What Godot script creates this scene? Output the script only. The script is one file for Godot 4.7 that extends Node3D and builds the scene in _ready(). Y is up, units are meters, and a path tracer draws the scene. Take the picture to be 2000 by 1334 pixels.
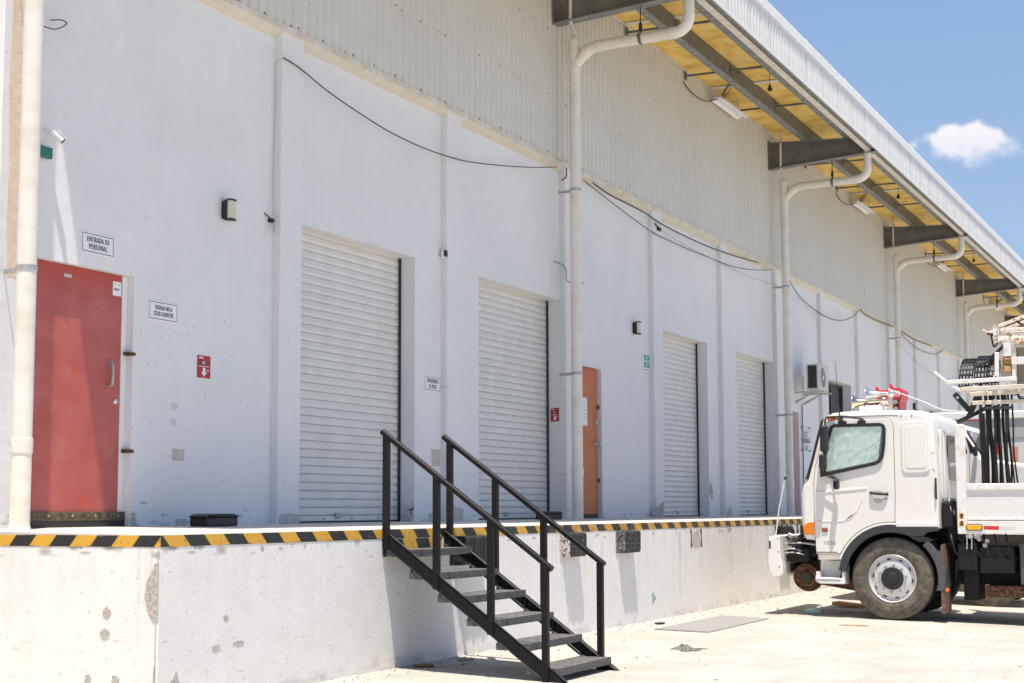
extends Node3D
# Loading dock of a white warehouse with a steel canopy, a black steel stair and a parked rail-road truck.
# x runs along the warehouse wall, y is up, z points away from the wall; metres.

const ZP := 2.233       # dock edge
const HP := 1.2356      # dock height at the edge
const F0 := 10.0257     # first frame line
const BAY := 11.5318
const SHW := 1.15318    # sheet width, ten to a bay
const NF := 7           # frames that are built
var rng := RandomNumberGenerator.new()
var M := {}
var used := {}

class MB:
	var v := PackedVector3Array()
	func tri(a: Vector3, b: Vector3, c: Vector3) -> void:
		v.push_back(a); v.push_back(b); v.push_back(c)
	func quad(a: Vector3, b: Vector3, c: Vector3, d: Vector3) -> void:
		tri(a, b, c); tri(a, c, d)
	func otri(a: Vector3, b: Vector3, c: Vector3, m: Vector3) -> void:
		if (b - a).cross(c - a).dot((a + b + c) / 3.0 - m) < 0.0:
			tri(a, c, b)
		else:
			tri(a, b, c)
	func oquad(a: Vector3, b: Vector3, c: Vector3, d: Vector3, m: Vector3) -> void:
		otri(a, b, c, m); otri(a, c, d, m)
	func obox(c: Vector3, size: Vector3, bs := Basis.IDENTITY, bev := 0.0) -> void:
		var h := size * 0.5
		var e := minf(bev, minf(h.x, minf(h.y, h.z)) * 0.9)
		var P := []
		for i in 8:
			var s := Vector3(1 if i & 1 else -1, 1 if i & 2 else -1, 1 if i & 4 else -1)
			var row := []
			for a in 3:
				var q := h - Vector3(e, e, e)
				q[a] = h[a]
				row.append(c + bs * (q * s))
			P.append(row)
		for a in 3:
			var b := 1 << ((a + 1) % 3)
			var d := 1 << ((a + 2) % 3)
			for sg in [0, 1 << a]:
				oquad(P[sg][a], P[sg | b][a], P[sg | b | d][a], P[sg | d][a], c)
		if e > 0.0:
			for a in 3:
				var k := 1 << a
				var b := (a + 1) % 3
				var d := (a + 2) % 3
				for sb in [0, 1 << b]:
					for sd in [0, 1 << d]:
						oquad(P[sb | sd][b], P[sb | sd | k][b], P[sb | sd | k][d], P[sb | sd][d], c)
			for i in 8:
				otri(P[i][0], P[i][1], P[i][2], c)
	func box(lo: Vector3, hi: Vector3, bev := 0.0) -> void:
		obox((lo + hi) * 0.5, hi - lo, Basis.IDENTITY, bev)
	# a bar of rectangular section between two points; w across, t along «up»
	func bar(a: Vector3, b: Vector3, w: float, t: float, up := Vector3.UP, bev := 0.0) -> void:
		var d := (b - a).normalized()
		var s := d.cross(up)
		if s.length() < 0.01:
			s = d.cross(Vector3.RIGHT)
		s = s.normalized()
		obox((a + b) * 0.5, Vector3(w, t, a.distance_to(b)), Basis(s, s.cross(d) * -1.0, d), bev)
	func tube(p: Array, r, sides := 8, caps := true) -> void:
		var rings := []
		var n0 := Vector3.ZERO
		for i in p.size():
			var d: Vector3 = (p[mini(i + 1, p.size() - 1)] - p[maxi(i - 1, 0)]).normalized()
			if i == 0:
				n0 = d.cross(Vector3.UP)
				if n0.length() < 0.05:
					n0 = d.cross(Vector3.RIGHT)
			n0 = (n0 - d * n0.dot(d)).normalized()
			var b := d.cross(n0)
			var rr: float = r[i] if r is Array else r
			var ring := []
			for k in sides:
				var a := TAU * k / sides
				ring.append(p[i] + (n0 * cos(a) + b * sin(a)) * rr)
			rings.append(ring)
		for i in p.size() - 1:
			var m: Vector3 = (p[i] + p[i + 1]) * 0.5
			for k in sides:
				var k2 := (k + 1) % sides
				oquad(rings[i][k], rings[i][k2], rings[i + 1][k2], rings[i + 1][k], m)
		if caps:
			for e in [0, p.size() - 1]:
				var m: Vector3 = p[1] if e == 0 else p[e - 1]
				for k in sides:
					otri(p[e], rings[e][k], rings[e][(k + 1) % sides], m)
	func lathe(pr: Array, o: Vector3, ax: Vector3, sides := 24) -> void:
		var n0 := ax.cross(Vector3.UP)
		if n0.length() < 0.05:
			n0 = ax.cross(Vector3.RIGHT)
		n0 = n0.normalized()
		var b := ax.cross(n0)
		for i in pr.size() - 1:
			for k in sides:
				var q := []
				for kk in [k, k + 1]:
					var a: float = TAU * kk / sides
					var rd := n0 * cos(a) + b * sin(a)
					q.append(o + ax * pr[i].x + rd * pr[i].y)
					q.append(o + ax * pr[i + 1].x + rd * pr[i + 1].y)
				if pr[i + 1].y > 1e-5:
					tri(q[0], q[3], q[1])
				if pr[i].y > 1e-5:
					tri(q[0], q[2], q[3])
	static func inset(poly: Array, d: float) -> Array:
		if d == 0.0:
			return poly
		var out := []
		var n := poly.size()
		var area := 0.0
		for i in n:
			area += poly[i].cross(poly[(i + 1) % n])
		var sg := 1.0 if area > 0.0 else -1.0
		for i in n:
			var e1: Vector2 = (poly[i] - poly[(i + n - 1) % n]).normalized()
			var e2: Vector2 = (poly[(i + 1) % n] - poly[i]).normalized()
			var n1 := Vector2(-e1.y, e1.x) * sg
			var n2 := Vector2(-e2.y, e2.x) * sg
			var m := n1 + n2
			m = m / maxf(0.45, m.length_squared() * 0.5)
			out.append(poly[i] + m * d)
		return out
	# a polygon in the plane (o, ua, va) drawn out along na from d0 to d1; the rim at d1 (and d0 if both) rounded by r
	func prism(poly: Array, o: Vector3, ua: Vector3, va: Vector3, na: Vector3, d0: float, d1: float, r := 0.0, steps := 3, both := false, back := true) -> void:
		var rings := []
		if both and r > 0.0:
			for k in steps:
				var a := PI * 0.5 * k / steps
				rings.append([inset(poly, r * (1.0 - sin(a))), d0 + r * (1.0 - cos(a))])
			rings.append([poly, d0 + r])
		else:
			rings.append([poly, d0])
		if r > 0.0:
			rings.append([poly, d1 - r])
			for k in range(steps - 1, -1, -1):
				var a := PI * 0.5 * k / steps
				rings.append([inset(poly, r * (1.0 - sin(a))), d1 - r * (1.0 - cos(a))])
		else:
			rings.append([poly, d1])
		var area := 0.0
		for i in poly.size():
			area += poly[i].cross(poly[(i + 1) % poly.size()])
		var pos := (area > 0.0) == (ua.cross(va).dot(na) > 0.0)
		var at := func(q: Vector2, d: float) -> Vector3: return o + ua * q.x + va * q.y + na * d
		for i in rings.size() - 1:
			for k in poly.size():
				var k2 := (k + 1) % poly.size()
				var a: Vector3 = at.call(rings[i][0][k], rings[i][1])
				var b: Vector3 = at.call(rings[i][0][k2], rings[i][1])
				var c: Vector3 = at.call(rings[i + 1][0][k2], rings[i + 1][1])
				var d: Vector3 = at.call(rings[i + 1][0][k], rings[i + 1][1])
				if pos:
					quad(a, b, c, d)
				else:
					quad(a, d, c, b)
		var ends := [rings.size() - 1]
		if back:
			ends.append(0)
		for e in ends:
			var pl: Array = rings[e][0]
			var idx := Geometry2D.triangulate_polygon(PackedVector2Array(pl))
			if idx.is_empty():
				idx = Geometry2D.triangulate_polygon(PackedVector2Array(poly))
			for t in range(0, idx.size(), 3):
				var a: Vector3 = at.call(pl[idx[t]], rings[e][1])
				var b: Vector3 = at.call(pl[idx[t + 1]], rings[e][1])
				var c: Vector3 = at.call(pl[idx[t + 2]], rings[e][1])
				var dir := na if e > 0 else -na
				if (b - a).cross(c - a).dot(dir) < 0.0:
					tri(a, c, b)
				else:
					tri(a, b, c)
	# a flat ring between two outlines of the same number of corners, with thickness
	func rim(outer: Array, inner: Array, o: Vector3, ua: Vector3, va: Vector3, na: Vector3, d0: float, d1: float) -> void:
		var at := func(q: Vector2, d: float) -> Vector3: return o + ua * q.x + va * q.y + na * d
		var n := outer.size()
		for k in n:
			var k2 := (k + 1) % n
			var oa: Vector2 = outer[k]; var ob: Vector2 = outer[k2]; var ia: Vector2 = inner[k]; var ib: Vector2 = inner[k2]
			var mid: Vector3 = at.call((oa + ob + ia + ib) * 0.25, (d0 + d1) * 0.5)
			oquad(at.call(oa, d1), at.call(ob, d1), at.call(ib, d1), at.call(ia, d1), mid)
			oquad(at.call(oa, d0), at.call(ob, d0), at.call(ob, d1), at.call(oa, d1), mid)
			oquad(at.call(ia, d0), at.call(ib, d0), at.call(ib, d1), at.call(ia, d1), mid)
	func mesh(o := Vector3.ZERO, smooth := true, uvp := []) -> ArrayMesh:
		var n := v.size()
		var fn := PackedVector3Array(); fn.resize(n / 3)
		for i in n / 3:
			fn[i] = (v[i * 3 + 1] - v[i * 3]).cross(v[i * 3 + 2] - v[i * 3])
		var nr := PackedVector3Array(); nr.resize(n)
		if smooth:
			var at := {}
			var keys := []
			keys.resize(n)
			for i in n:
				var k := Vector3i((v[i] * 5000.0).round())
				keys[i] = k
				if at.has(k):
					at[k].append(i / 3)
				else:
					at[k] = [i / 3]
			for i in n:
				var f := fn[i / 3]
				var fl := f.length()
				var s := Vector3.ZERO
				if fl > 0.0:
					for g in at[keys[i]]:
						var q: Vector3 = fn[g]
						if q.dot(f) > 0.72 * fl * q.length():
							s += q
				nr[i] = s.normalized() if s.length() > 0.0 else Vector3.UP
		else:
			for i in n:
				nr[i] = fn[i / 3].normalized()
		var ov := PackedVector3Array(); ov.resize(n)
		var on := PackedVector3Array(); on.resize(n)
		var ou := PackedVector2Array()
		if uvp:
			ou.resize(n)
		for i in n:
			var j: int = i - i % 3 + [0, 2, 1][i % 3]
			ov[i] = v[j] - o
			on[i] = nr[j]
			if uvp:
				ou[i] = Vector2((v[j] - uvp[0]).dot(uvp[1]), (v[j] - uvp[0]).dot(uvp[2]))
		var arr := []
		arr.resize(Mesh.ARRAY_MAX)
		arr[Mesh.ARRAY_VERTEX] = ov
		arr[Mesh.ARRAY_NORMAL] = on
		if uvp:
			arr[Mesh.ARRAY_TEX_UV] = ou
		var m := ArrayMesh.new()
		if n:
			m.add_surface_from_arrays(Mesh.PRIMITIVE_TRIANGLES, arr)
		return m

func numbered(called: String) -> String:
	var k: int = used.get(called, 0)
	used[called] = k + 1
	return called if k == 0 else "%s_%03d" % [called, k]

func tag(o: Node, label: String, category: String, group := "") -> void:
	o.set_meta("label", label)
	o.set_meta("category", category)
	if group:
		o.set_meta("group", group)

func thing(called: String, label: String, category: String, at := Vector3.ZERO, group := "") -> Node3D:
	var o := Node3D.new()
	o.name = numbered(called)
	add_child(o)
	o.position = at
	tag(o, label, category, group)
	return o

func org(p: Node) -> Vector3:
	var s := Vector3.ZERO
	while p != self and p != null:
		s += p.position
		p = p.get_parent()
	return s

func put(parent: Node, called: String, mesh: Mesh, m: Material, at := Vector3.ZERO) -> MeshInstance3D:
	var o := MeshInstance3D.new()
	o.name = numbered(called) if parent == self else called
	o.mesh = mesh
	o.material_override = m
	o.position = at
	parent.add_child(o, true)
	return o

# a part whose shape is given in world coordinates
func part(parent: Node, called: String, b: MB, m: Material, smooth := true, uvp := []) -> MeshInstance3D:
	return put(parent, called, b.mesh(org(parent), smooth, uvp), m)

func struct(called: String, b: MB, m: Material, smooth := false, uvp := []) -> MeshInstance3D:
	var o := part(self, called, b, m, smooth, uvp)
	o.set_meta("kind", "structure")
	return o

func boxpart(parent: Node, called: String, lo: Vector3, hi: Vector3, m: Material, bev := 0.0) -> MeshInstance3D:
	var b := MB.new()
	b.box(lo, hi, bev)
	return part(parent, called, b, m, false)

func lin(r: float, g: float, b: float) -> Color:
	return Color(r, g, b).linear_to_srgb()

func mat(c: Color, rough := 0.6, metal := 0.0) -> StandardMaterial3D:
	var m := StandardMaterial3D.new()
	m.albedo_color = c
	m.roughness = rough
	m.metallic = metal
	return m

func noise(sd: int, freq: float, oct := 4, kind := FastNoiseLite.TYPE_SIMPLEX_SMOOTH) -> FastNoiseLite:
	var n := FastNoiseLite.new()
	n.seed = sd
	n.noise_type = kind
	n.frequency = freq
	n.fractal_octaves = oct
	return n

func ntex(sd: int, freq: float, cols: Array, size := 512, oct := 4) -> NoiseTexture2D:
	var t := NoiseTexture2D.new()
	t.width = size
	t.height = size
	t.seamless = true
	t.noise = noise(sd, freq, oct)
	var g := Gradient.new()
	var offs := PackedFloat32Array()
	var cs := PackedColorArray()
	for c in cols:
		offs.append(c[0])
		cs.append(c[1])
	g.offsets = offs
	g.colors = cs
	t.color_ramp = g
	return t

func nbump(sd: int, freq: float, strength := 4.0, size := 512, oct := 4) -> NoiseTexture2D:
	var t := NoiseTexture2D.new()
	t.width = size
	t.height = size
	t.seamless = true
	t.noise = noise(sd, freq, oct)
	t.as_normal_map = true
	t.bump_strength = strength
	return t

func tri_mat(tex: Texture2D, tile: float, rough: float, bump: Texture2D = null, bs := 0.3, metal := 0.0) -> StandardMaterial3D:
	var m := mat(Color.WHITE, rough, metal)
	m.albedo_texture = tex
	m.uv1_triplanar = true
	m.uv1_world_triplanar = true
	m.uv1_scale = Vector3.ONE / tile
	if bump:
		m.normal_enabled = true
		m.normal_texture = bump
		m.normal_scale = bs
	return m

func tone(c: Color, k: float) -> Color:
	var l := c.srgb_to_linear()
	return Color(l.r * k, l.g * k, l.b * k).linear_to_srgb()

# soft or hard spot painted on a picture (pixels); a is its strength
func dab(im: Image, x: float, y: float, rx: float, ry: float, c: Color, a: float, soft := 0.5, wrapx := true) -> void:
	var w := im.get_width()
	var h := im.get_height()
	for j in range(int(floor(y - ry)), int(ceil(y + ry)) + 1):
		if j < 0 or j >= h:
			continue
		for i in range(int(floor(x - rx)), int(ceil(x + rx)) + 1):
			if not wrapx and (i < 0 or i >= w):
				continue
			var d := Vector2((i - x) / maxf(rx, 0.5), (j - y) / maxf(ry, 0.5)).length()
			if d < 1.0:
				var k := a * (1.0 if d < 1.0 - soft else (1.0 - d) / maxf(soft, 0.01))
				var ii := posmod(i, w)
				im.set_pixel(ii, j, im.get_pixel(ii, j).lerp(c, k))

func streak(im: Image, x: float, y0: float, len: float, wd: float, c: Color, a: float) -> void:
	var w := im.get_width()
	var h := im.get_height()
	for j in range(int(y0), mini(h, int(y0 + len))):
		if j < 0:
			continue
		var t := (j - y0) / len
		var k := a * (1.0 - t) * (0.7 + 0.3 * sin(j * 0.31 + x))
		for i in range(int(floor(x - wd)), int(ceil(x + wd)) + 1):
			var d := absf(i - x) / maxf(wd, 0.5)
			if d < 1.0:
				var ii := posmod(i, w)
				im.set_pixel(ii, j, im.get_pixel(ii, j).lerp(c, k * (1.0 - d)))

# RGB picture from two layers of noise through a table of colours
func base_image(w: int, h: int, sd: int, f1: float, f2: float, lo: Color, hi: Color, mixk := 0.6, sx := 1.0) -> Image:
	var a := noise(sd, f1, 4)
	var c := noise(sd + 7, f2, 3)
	var ia := a.get_image(int(w * sx), h, false, false, true)
	if sx != 1.0:
		ia.resize(w, h)
	var da := ia.get_data()
	var dc := c.get_image(w, h, false, false, true).get_data()
	var lut := PackedByteArray()
	lut.resize(768)
	for i in 256:
		var q := lo.lerp(hi, i / 255.0)
		lut[i * 3] = int(q.r * 255.0)
		lut[i * 3 + 1] = int(q.g * 255.0)
		lut[i * 3 + 2] = int(q.b * 255.0)
	var out := PackedByteArray()
	var n := w * h
	out.resize(n * 3)
	var k1 := int(mixk * 256.0)
	var k2 := 256 - k1
	var o := 0
	for i in n:
		var q := ((da[i] * k1 + dc[i] * k2) >> 8) * 3
		out[o] = lut[q]
		out[o + 1] = lut[q + 1]
		out[o + 2] = lut[q + 2]
		o += 3
	return Image.create_from_data(w, h, false, Image.FORMAT_RGB8, out)

# relief for a picture of the same proportions
func picture_bump(w: int, h: int, sd: int, freq: float, strength: float) -> ImageTexture:
	var im := noise(sd, freq, 4).get_image(w, h, false, false, true)
	im.convert(Image.FORMAT_RGBA8)
	im.bump_map_to_normal_map(strength)
	return ImageTexture.create_from_image(im)

func uv_mat(im: Image, rough: float, bump: Texture2D = null, bs := 0.3) -> StandardMaterial3D:
	var m := mat(Color.WHITE, rough)
	m.albedo_texture = ImageTexture.create_from_image(im)
	if bump:
		m.normal_enabled = true
		m.normal_texture = bump
		m.normal_scale = bs
	return m

# bending a polyline through points
func curve(p: Array, n := 8) -> Array:
	var out := []
	for i in p.size() - 1:
		var a: Vector3 = p[maxi(i - 1, 0)]
		var d: Vector3 = p[mini(i + 2, p.size() - 1)]
		for k in n:
			out.append(p[i].cubic_interpolate(p[i + 1], a, d, float(k) / n))
	out.append(p[p.size() - 1])
	return out

func rrect(x0: float, y0: float, x1: float, y1: float, r: float, n := 4) -> Array:
	var out := []
	for c in [[x1 - r, y1 - r, 0.0], [x0 + r, y1 - r, 90.0], [x0 + r, y0 + r, 180.0], [x1 - r, y0 + r, 270.0]]:
		for k in n + 1:
			var a := deg_to_rad(c[2] + 90.0 * k / n)
			out.append(Vector2(c[0] + r * cos(a), c[1] + r * sin(a)))
	return out

func blob(cx: float, cy: float, rx: float, ry: float, rough: float, n := 16) -> Array:
	var out := []
	for k in n:
		var a := TAU * k / n
		var q := 1.0 + rng.randf_range(-rough, rough)
		out.append(Vector2(cx + rx * q * cos(a), cy + ry * q * sin(a)))
	return out

func lettering(parent: Node, called: String, text: String, height: float, at: Vector3, bs: Basis, m: Material, squeeze := 1.0, bold := true, depth := 0.0015) -> MeshInstance3D:
	var f := SystemFont.new()
	f.font_names = PackedStringArray(["Droid Sans"])
	f.font_weight = 700 if bold else 400
	var t := TextMesh.new()
	t.text = text
	t.font = f
	t.font_size = 32
	t.pixel_size = height / 23.0
	t.depth = depth
	t.curve_step = 1.5
	var o := put(parent, called, t, m, at - org(parent))
	o.basis = bs * Basis.from_scale(Vector3(squeeze, 1, 1))
	return o

func _ready() -> void:
	rng.seed = 20
	# camera
	var cam := Camera3D.new()
	var yaw := 0.4358
	var pitch := 0.1039
	var roll := -0.0034
	var fw := Vector3(cos(yaw) * cos(pitch), sin(pitch), -sin(yaw) * cos(pitch))
	var ri := fw.cross(Vector3.UP).normalized()
	var up := ri.cross(fw)
	cam.transform = Transform3D(Basis(ri * cos(roll) + up * sin(roll), up * cos(roll) - ri * sin(roll), -fw), Vector3(0, 1.41, 9.4))
	cam.fov = rad_to_deg(2.0 * atan(667.0 / 3141.69))
	cam.near = 0.1
	cam.far = 900.0
	add_child(cam)
	cam.current = true
	# sky
	var sm := ProceduralSkyMaterial.new()
	sm.sky_top_color = lin(0.143, 0.234, 0.455)
	sm.sky_horizon_color = lin(0.375, 0.52, 0.63)
	sm.sky_curve = 0.15
	sm.ground_bottom_color = lin(0.40, 0.37, 0.33)
	sm.ground_horizon_color = lin(0.42, 0.46, 0.50)
	sm.sun_angle_max = 4.0
	sm.sky_cover = cloud_picture()
	var env := Environment.new()
	env.background_mode = Environment.BG_SKY
	env.sky = Sky.new()
	env.sky.sky_material = sm
	env.tonemap_mode = Environment.TONE_MAPPER_LINEAR
	env.tonemap_exposure = 1.47
	env.sdfgi_enabled = true
	env.ssao_enabled = true
	env.ssil_enabled = true
	var we := WorldEnvironment.new()
	we.environment = env
	add_child(we)
	# sun: high, a little to the left of and in front of the wall
	var sun := DirectionalLight3D.new()
	sun.light_energy = 1.5
	sun.light_color = Color(1.0, 0.955, 0.89)
	sun.light_angular_distance = 0.53
	sun.shadow_enabled = true
	sun.basis = Basis.looking_at(Vector3(0.235, -1.0, -0.15).normalized(), Vector3.FORWARD)
	add_child(sun)
	materials()
	ground()
	dock()
	warehouse()
	canopy()
	drainpipes()
	wall_fittings()
	stair()
	bumpers()
	truck()
	rig()
	far_vehicles()
	cables()
	litter()

func cloud_picture() -> ImageTexture:
	var w := 4096
	var h := 2048
	var im := Image.create(w, h, false, Image.FORMAT_RGBA8)
	var n := noise(5, 0.055, 5)
	# puffs in degrees of azimuth (0 towards -z, growing to +x) and height: middle, half sizes, strength
	var puffs := [[81.17, 12.5, 1.85, 0.66, 1.0]]
	var r := RandomNumberGenerator.new()
	r.seed = 8
	for k in 26:     # more fair-weather clouds all round, clear of the piece of sky in view
		var az := r.randf_range(115.0, 395.0)
		var wd := r.randf_range(2.5, 8.0)
		puffs.append([az, r.randf_range(9.0, 52.0), wd, wd * r.randf_range(0.3, 0.45), r.randf_range(0.6, 1.0)])
	for c in puffs:
		for j in range(int((90.0 - c[1] - c[3] * 3.0) / 180.0 * h), int((90.0 - c[1] + c[3] * 3.0) / 180.0 * h)):
			for i in range(int((c[0] - c[2] * 2.0) / 360.0 * w), int((c[0] + c[2] * 2.0) / 360.0 * w)):
				var az := (i + 0.5) / w * 360.0
				var el := 90.0 - (j + 0.5) / h * 180.0
				var u: float = (az - c[0]) / c[2]
				var v: float = (el - c[1]) / c[3]
				var d := u * u + (v * v if v > 0.0 else v * v * 0.55)
				var q := 1.0 - d + n.get_noise_2d(u * 26.0 + c[0] * 9.0, v * 11.0) * 0.95
				var edge := 2.2 if v > -0.2 else 1.0
				var a: float = clampf(q * edge, 0.0, 1.0) * c[4]
				a = a * a * (3.0 - 2.0 * a)
				var low := clampf(0.5 - v * 0.5, 0.0, 1.0)
				var col := Color(0.70 - 0.10 * low, 0.60 - 0.08 * low, 0.42 - 0.02 * low)
				im.set_pixel(posmod(i, w), j, Color(col.r, col.g, col.b, maxf(a, im.get_pixel(posmod(i, w), j).a)))
	return ImageTexture.create_from_image(im)

func materials() -> void:
	var fine := nbump(3, 0.05, 6.0)
	var mid := nbump(4, 0.015, 10.0)
	M.fine = fine
	M.plaster = tri_mat(ntex(11, 0.012, [[0.0, lin(0.73, 0.72, 0.70)], [0.45, lin(0.77, 0.76, 0.74)], [1.0, lin(0.80, 0.79, 0.775)]]), 2.6, 0.75, mid, 0.10)
	M.bare = tri_mat(ntex(12, 0.05, [[0.2, lin(0.36, 0.33, 0.29)], [0.5, lin(0.46, 0.43, 0.385)], [0.8, lin(0.54, 0.51, 0.46)]], 256), 0.5, 0.9, fine, 0.6)
	M.beige = tri_mat(ntex(13, 0.02, [[0.2, lin(0.66, 0.53, 0.39)], [0.8, lin(0.74, 0.63, 0.50)]], 256), 0.8, 0.85, fine, 0.2)
	M.patch = tri_mat(ntex(14, 0.02, [[0.2, lin(0.46, 0.43, 0.38)], [0.8, lin(0.56, 0.53, 0.47)]], 256), 0.6, 0.85)
	M.grime = mat(lin(0.05, 0.05, 0.05), 0.9)
	M.sheet = tri_mat(ntex(15, 0.018, [[0.1, lin(0.615, 0.61, 0.56)], [0.9, lin(0.655, 0.65, 0.60)]]), 4.0, 0.42)
	M.sheet2 = tri_mat(ntex(16, 0.018, [[0.1, lin(0.60, 0.595, 0.545)], [0.9, lin(0.64, 0.635, 0.585)]]), 3.3, 0.45)
	M.trim = tri_mat(ntex(17, 0.02, [[0.15, lin(0.58, 0.53, 0.43)], [0.7, lin(0.68, 0.64, 0.55)]], 256), 1.4, 0.55)
	M.fascia = tri_mat(ntex(18, 0.02, [[0.2, lin(0.60, 0.61, 0.60)], [0.8, lin(0.67, 0.68, 0.67)]], 256), 2.0, 0.4)
	M.coping = tri_mat(ntex(19, 0.03, [[0.1, lin(0.66, 0.66, 0.60)], [0.35, lin(0.76, 0.765, 0.75)], [0.9, lin(0.8, 0.8, 0.79)]], 256), 1.6, 0.45)
	M.steel = tri_mat(ntex(20, 0.02, [[0.2, lin(0.115, 0.115, 0.105)], [0.8, lin(0.165, 0.165, 0.15)]], 256), 1.5, 0.5)
	M.purlin = tri_mat(ntex(21, 0.02, [[0.2, lin(0.15, 0.16, 0.155)], [0.8, lin(0.23, 0.24, 0.23)]], 256), 1.2, 0.5)
	M.yellow = tri_mat(ntex(22, 0.012, [[0.1, lin(0.68, 0.40, 0.075)], [0.4, lin(0.80, 0.54, 0.12)], [0.65, lin(0.84, 0.61, 0.17)], [0.95, lin(0.84, 0.66, 0.25)]], 256), 2.2, 0.6)
	M.batten = mat(lin(0.72, 0.70, 0.64), 0.6)
	M.white = mat(lin(0.78, 0.78, 0.77), 0.5)
	M.pipe = tri_mat(ntex(23, 0.016, [[0.12, lin(0.66, 0.62, 0.53)], [0.5, lin(0.74, 0.71, 0.63)], [0.9, lin(0.77, 0.745, 0.68)]], 256), 1.5, 0.38)
	M.galv = tri_mat(ntex(24, 0.04, [[0.2, lin(0.36, 0.36, 0.35)], [0.8, lin(0.52, 0.52, 0.51)]], 256), 0.4, 0.45, null, 0.3, 0.5)
	M.slat = tri_mat(ntex(25, 0.015, [[0.2, lin(0.67, 0.66, 0.62)], [0.8, lin(0.74, 0.73, 0.69)]], 256), 1.8, 0.38)
	M.dark = mat(lin(0.02, 0.02, 0.02), 0.6)
	M.black = mat(lin(0.018, 0.018, 0.019), 0.45)
	M.soot = mat(lin(0.008, 0.008, 0.008), 0.8)
	M.rubber = tri_mat(ntex(26, 0.06, [[0.25, lin(0.018, 0.018, 0.018)], [0.64, lin(0.04, 0.04, 0.039)], [0.74, lin(0.10, 0.10, 0.097)], [0.92, lin(0.26, 0.26, 0.25)]], 256), 0.5, 0.8, fine, 0.8)
	M.rubber_black = tri_mat(ntex(27, 0.05, [[0.3, lin(0.016, 0.016, 0.016)], [0.8, lin(0.035, 0.035, 0.034)]], 256), 0.5, 0.75, fine, 0.6)
	M.plate = tri_mat(ntex(28, 0.05, [[0.3, lin(0.13, 0.08, 0.05)], [0.42, lin(0.5, 0.48, 0.46)], [0.8, lin(0.68, 0.66, 0.64)]], 256), 0.6, 0.7, fine, 0.3)
	M.plate_dark = tri_mat(ntex(29, 0.05, [[0.3, lin(0.05, 0.045, 0.042)], [0.5, lin(0.17, 0.17, 0.168)], [0.85, lin(0.38, 0.38, 0.37)]], 256), 0.5, 0.6, fine, 0.4)
	M.railing = tri_mat(ntex(30, 0.045, [[0.0, lin(0.013, 0.013, 0.014)], [0.82, lin(0.018, 0.018, 0.019)], [0.86, lin(0.08, 0.05, 0.035)], [0.95, lin(0.3, 0.29, 0.27)]], 512), 0.6, 0.32)
	M.railing.metallic_specular = 0.22
	M.tread = tri_mat(ntex(31, 0.03, [[0.15, lin(0.13, 0.13, 0.132)], [0.5, lin(0.22, 0.22, 0.22)], [0.75, lin(0.29, 0.27, 0.25)], [0.92, lin(0.27, 0.18, 0.13)]], 256), 0.7, 0.55, nbump(32, 0.14, 14.0, 256, 2), 0.9)
	M.tread_edge = tri_mat(ntex(33, 0.04, [[0.2, lin(0.045, 0.046, 0.048)], [0.6, lin(0.095, 0.096, 0.098)], [0.85, lin(0.16, 0.10, 0.065)]], 256), 0.5, 0.55)
	M.truck = tri_mat(ntex(47, 0.014, [[0.05, lin(0.735, 0.715, 0.665)], [0.35, lin(0.775, 0.765, 0.725)], [0.9, lin(0.79, 0.78, 0.745)]], 512), 1.6, 0.36)
	M.truck.clearcoat_enabled = true
	M.truck.clearcoat = 0.25
	M.truck.clearcoat_roughness = 0.08
	M.bed = tri_mat(ntex(34, 0.02, [[0.1, lin(0.66, 0.62, 0.54)], [0.4, lin(0.77, 0.76, 0.73)], [0.9, lin(0.80, 0.795, 0.775)]], 256), 1.0, 0.4)
	M.checker = tri_mat(ntex(35, 0.02, [[0.1, lin(0.74, 0.73, 0.70)], [0.9, lin(0.80, 0.795, 0.78)]], 256), 0.32, 0.4, nbump(36, 0.09, 8.0, 256, 1), 0.35)
	M.plastic = mat(lin(0.035, 0.038, 0.042), 0.5)
	M.fender = mat(lin(0.075, 0.08, 0.088), 0.5)
	M.tyre = tri_mat(ntex(37, 0.025, [[0.15, lin(0.075, 0.067, 0.055)], [0.5, lin(0.115, 0.102, 0.08)], [0.85, lin(0.17, 0.148, 0.112)]], 256), 0.9, 0.85, fine, 0.5)
	M.tread_rubber = tri_mat(ntex(38, 0.03, [[0.2, lin(0.02, 0.02, 0.019)], [0.8, lin(0.055, 0.050, 0.043)]], 256), 0.6, 0.85, fine, 0.6)
	M.rim = mat(lin(0.62, 0.62, 0.62), 0.35, 0.25)
	M.rust = tri_mat(ntex(39, 0.03, [[0.2, lin(0.035, 0.018, 0.012)], [0.5, lin(0.10, 0.045, 0.022)], [0.8, lin(0.22, 0.105, 0.045)]], 256), 0.5, 0.8, fine, 0.5)
	M.rustwhite = tri_mat(ntex(40, 0.03, [[0.15, lin(0.30, 0.10, 0.035)], [0.30, lin(0.55, 0.34, 0.18)], [0.40, lin(0.76, 0.72, 0.63)], [0.9, lin(0.80, 0.77, 0.70)]], 256), 0.6, 0.6)
	M.chrome = mat(lin(0.75, 0.74, 0.72), 0.28, 1.0)
	M.brass = mat(lin(0.66, 0.55, 0.42), 0.22, 1.0)
	M.red = mat(lin(0.72, 0.035, 0.025), 0.4)
	M.orange = mat(lin(0.80, 0.17, 0.012), 0.2)
	M.amber = mat(lin(0.85, 0.42, 0.02), 0.3)
	M.glass = mat(Color(0.70, 0.85, 0.80, 0.10), 0.03)
	M.glass.transparency = BaseMaterial3D.TRANSPARENCY_ALPHA
	M.dark_glass = mat(lin(0.012, 0.016, 0.018), 0.06)
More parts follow.
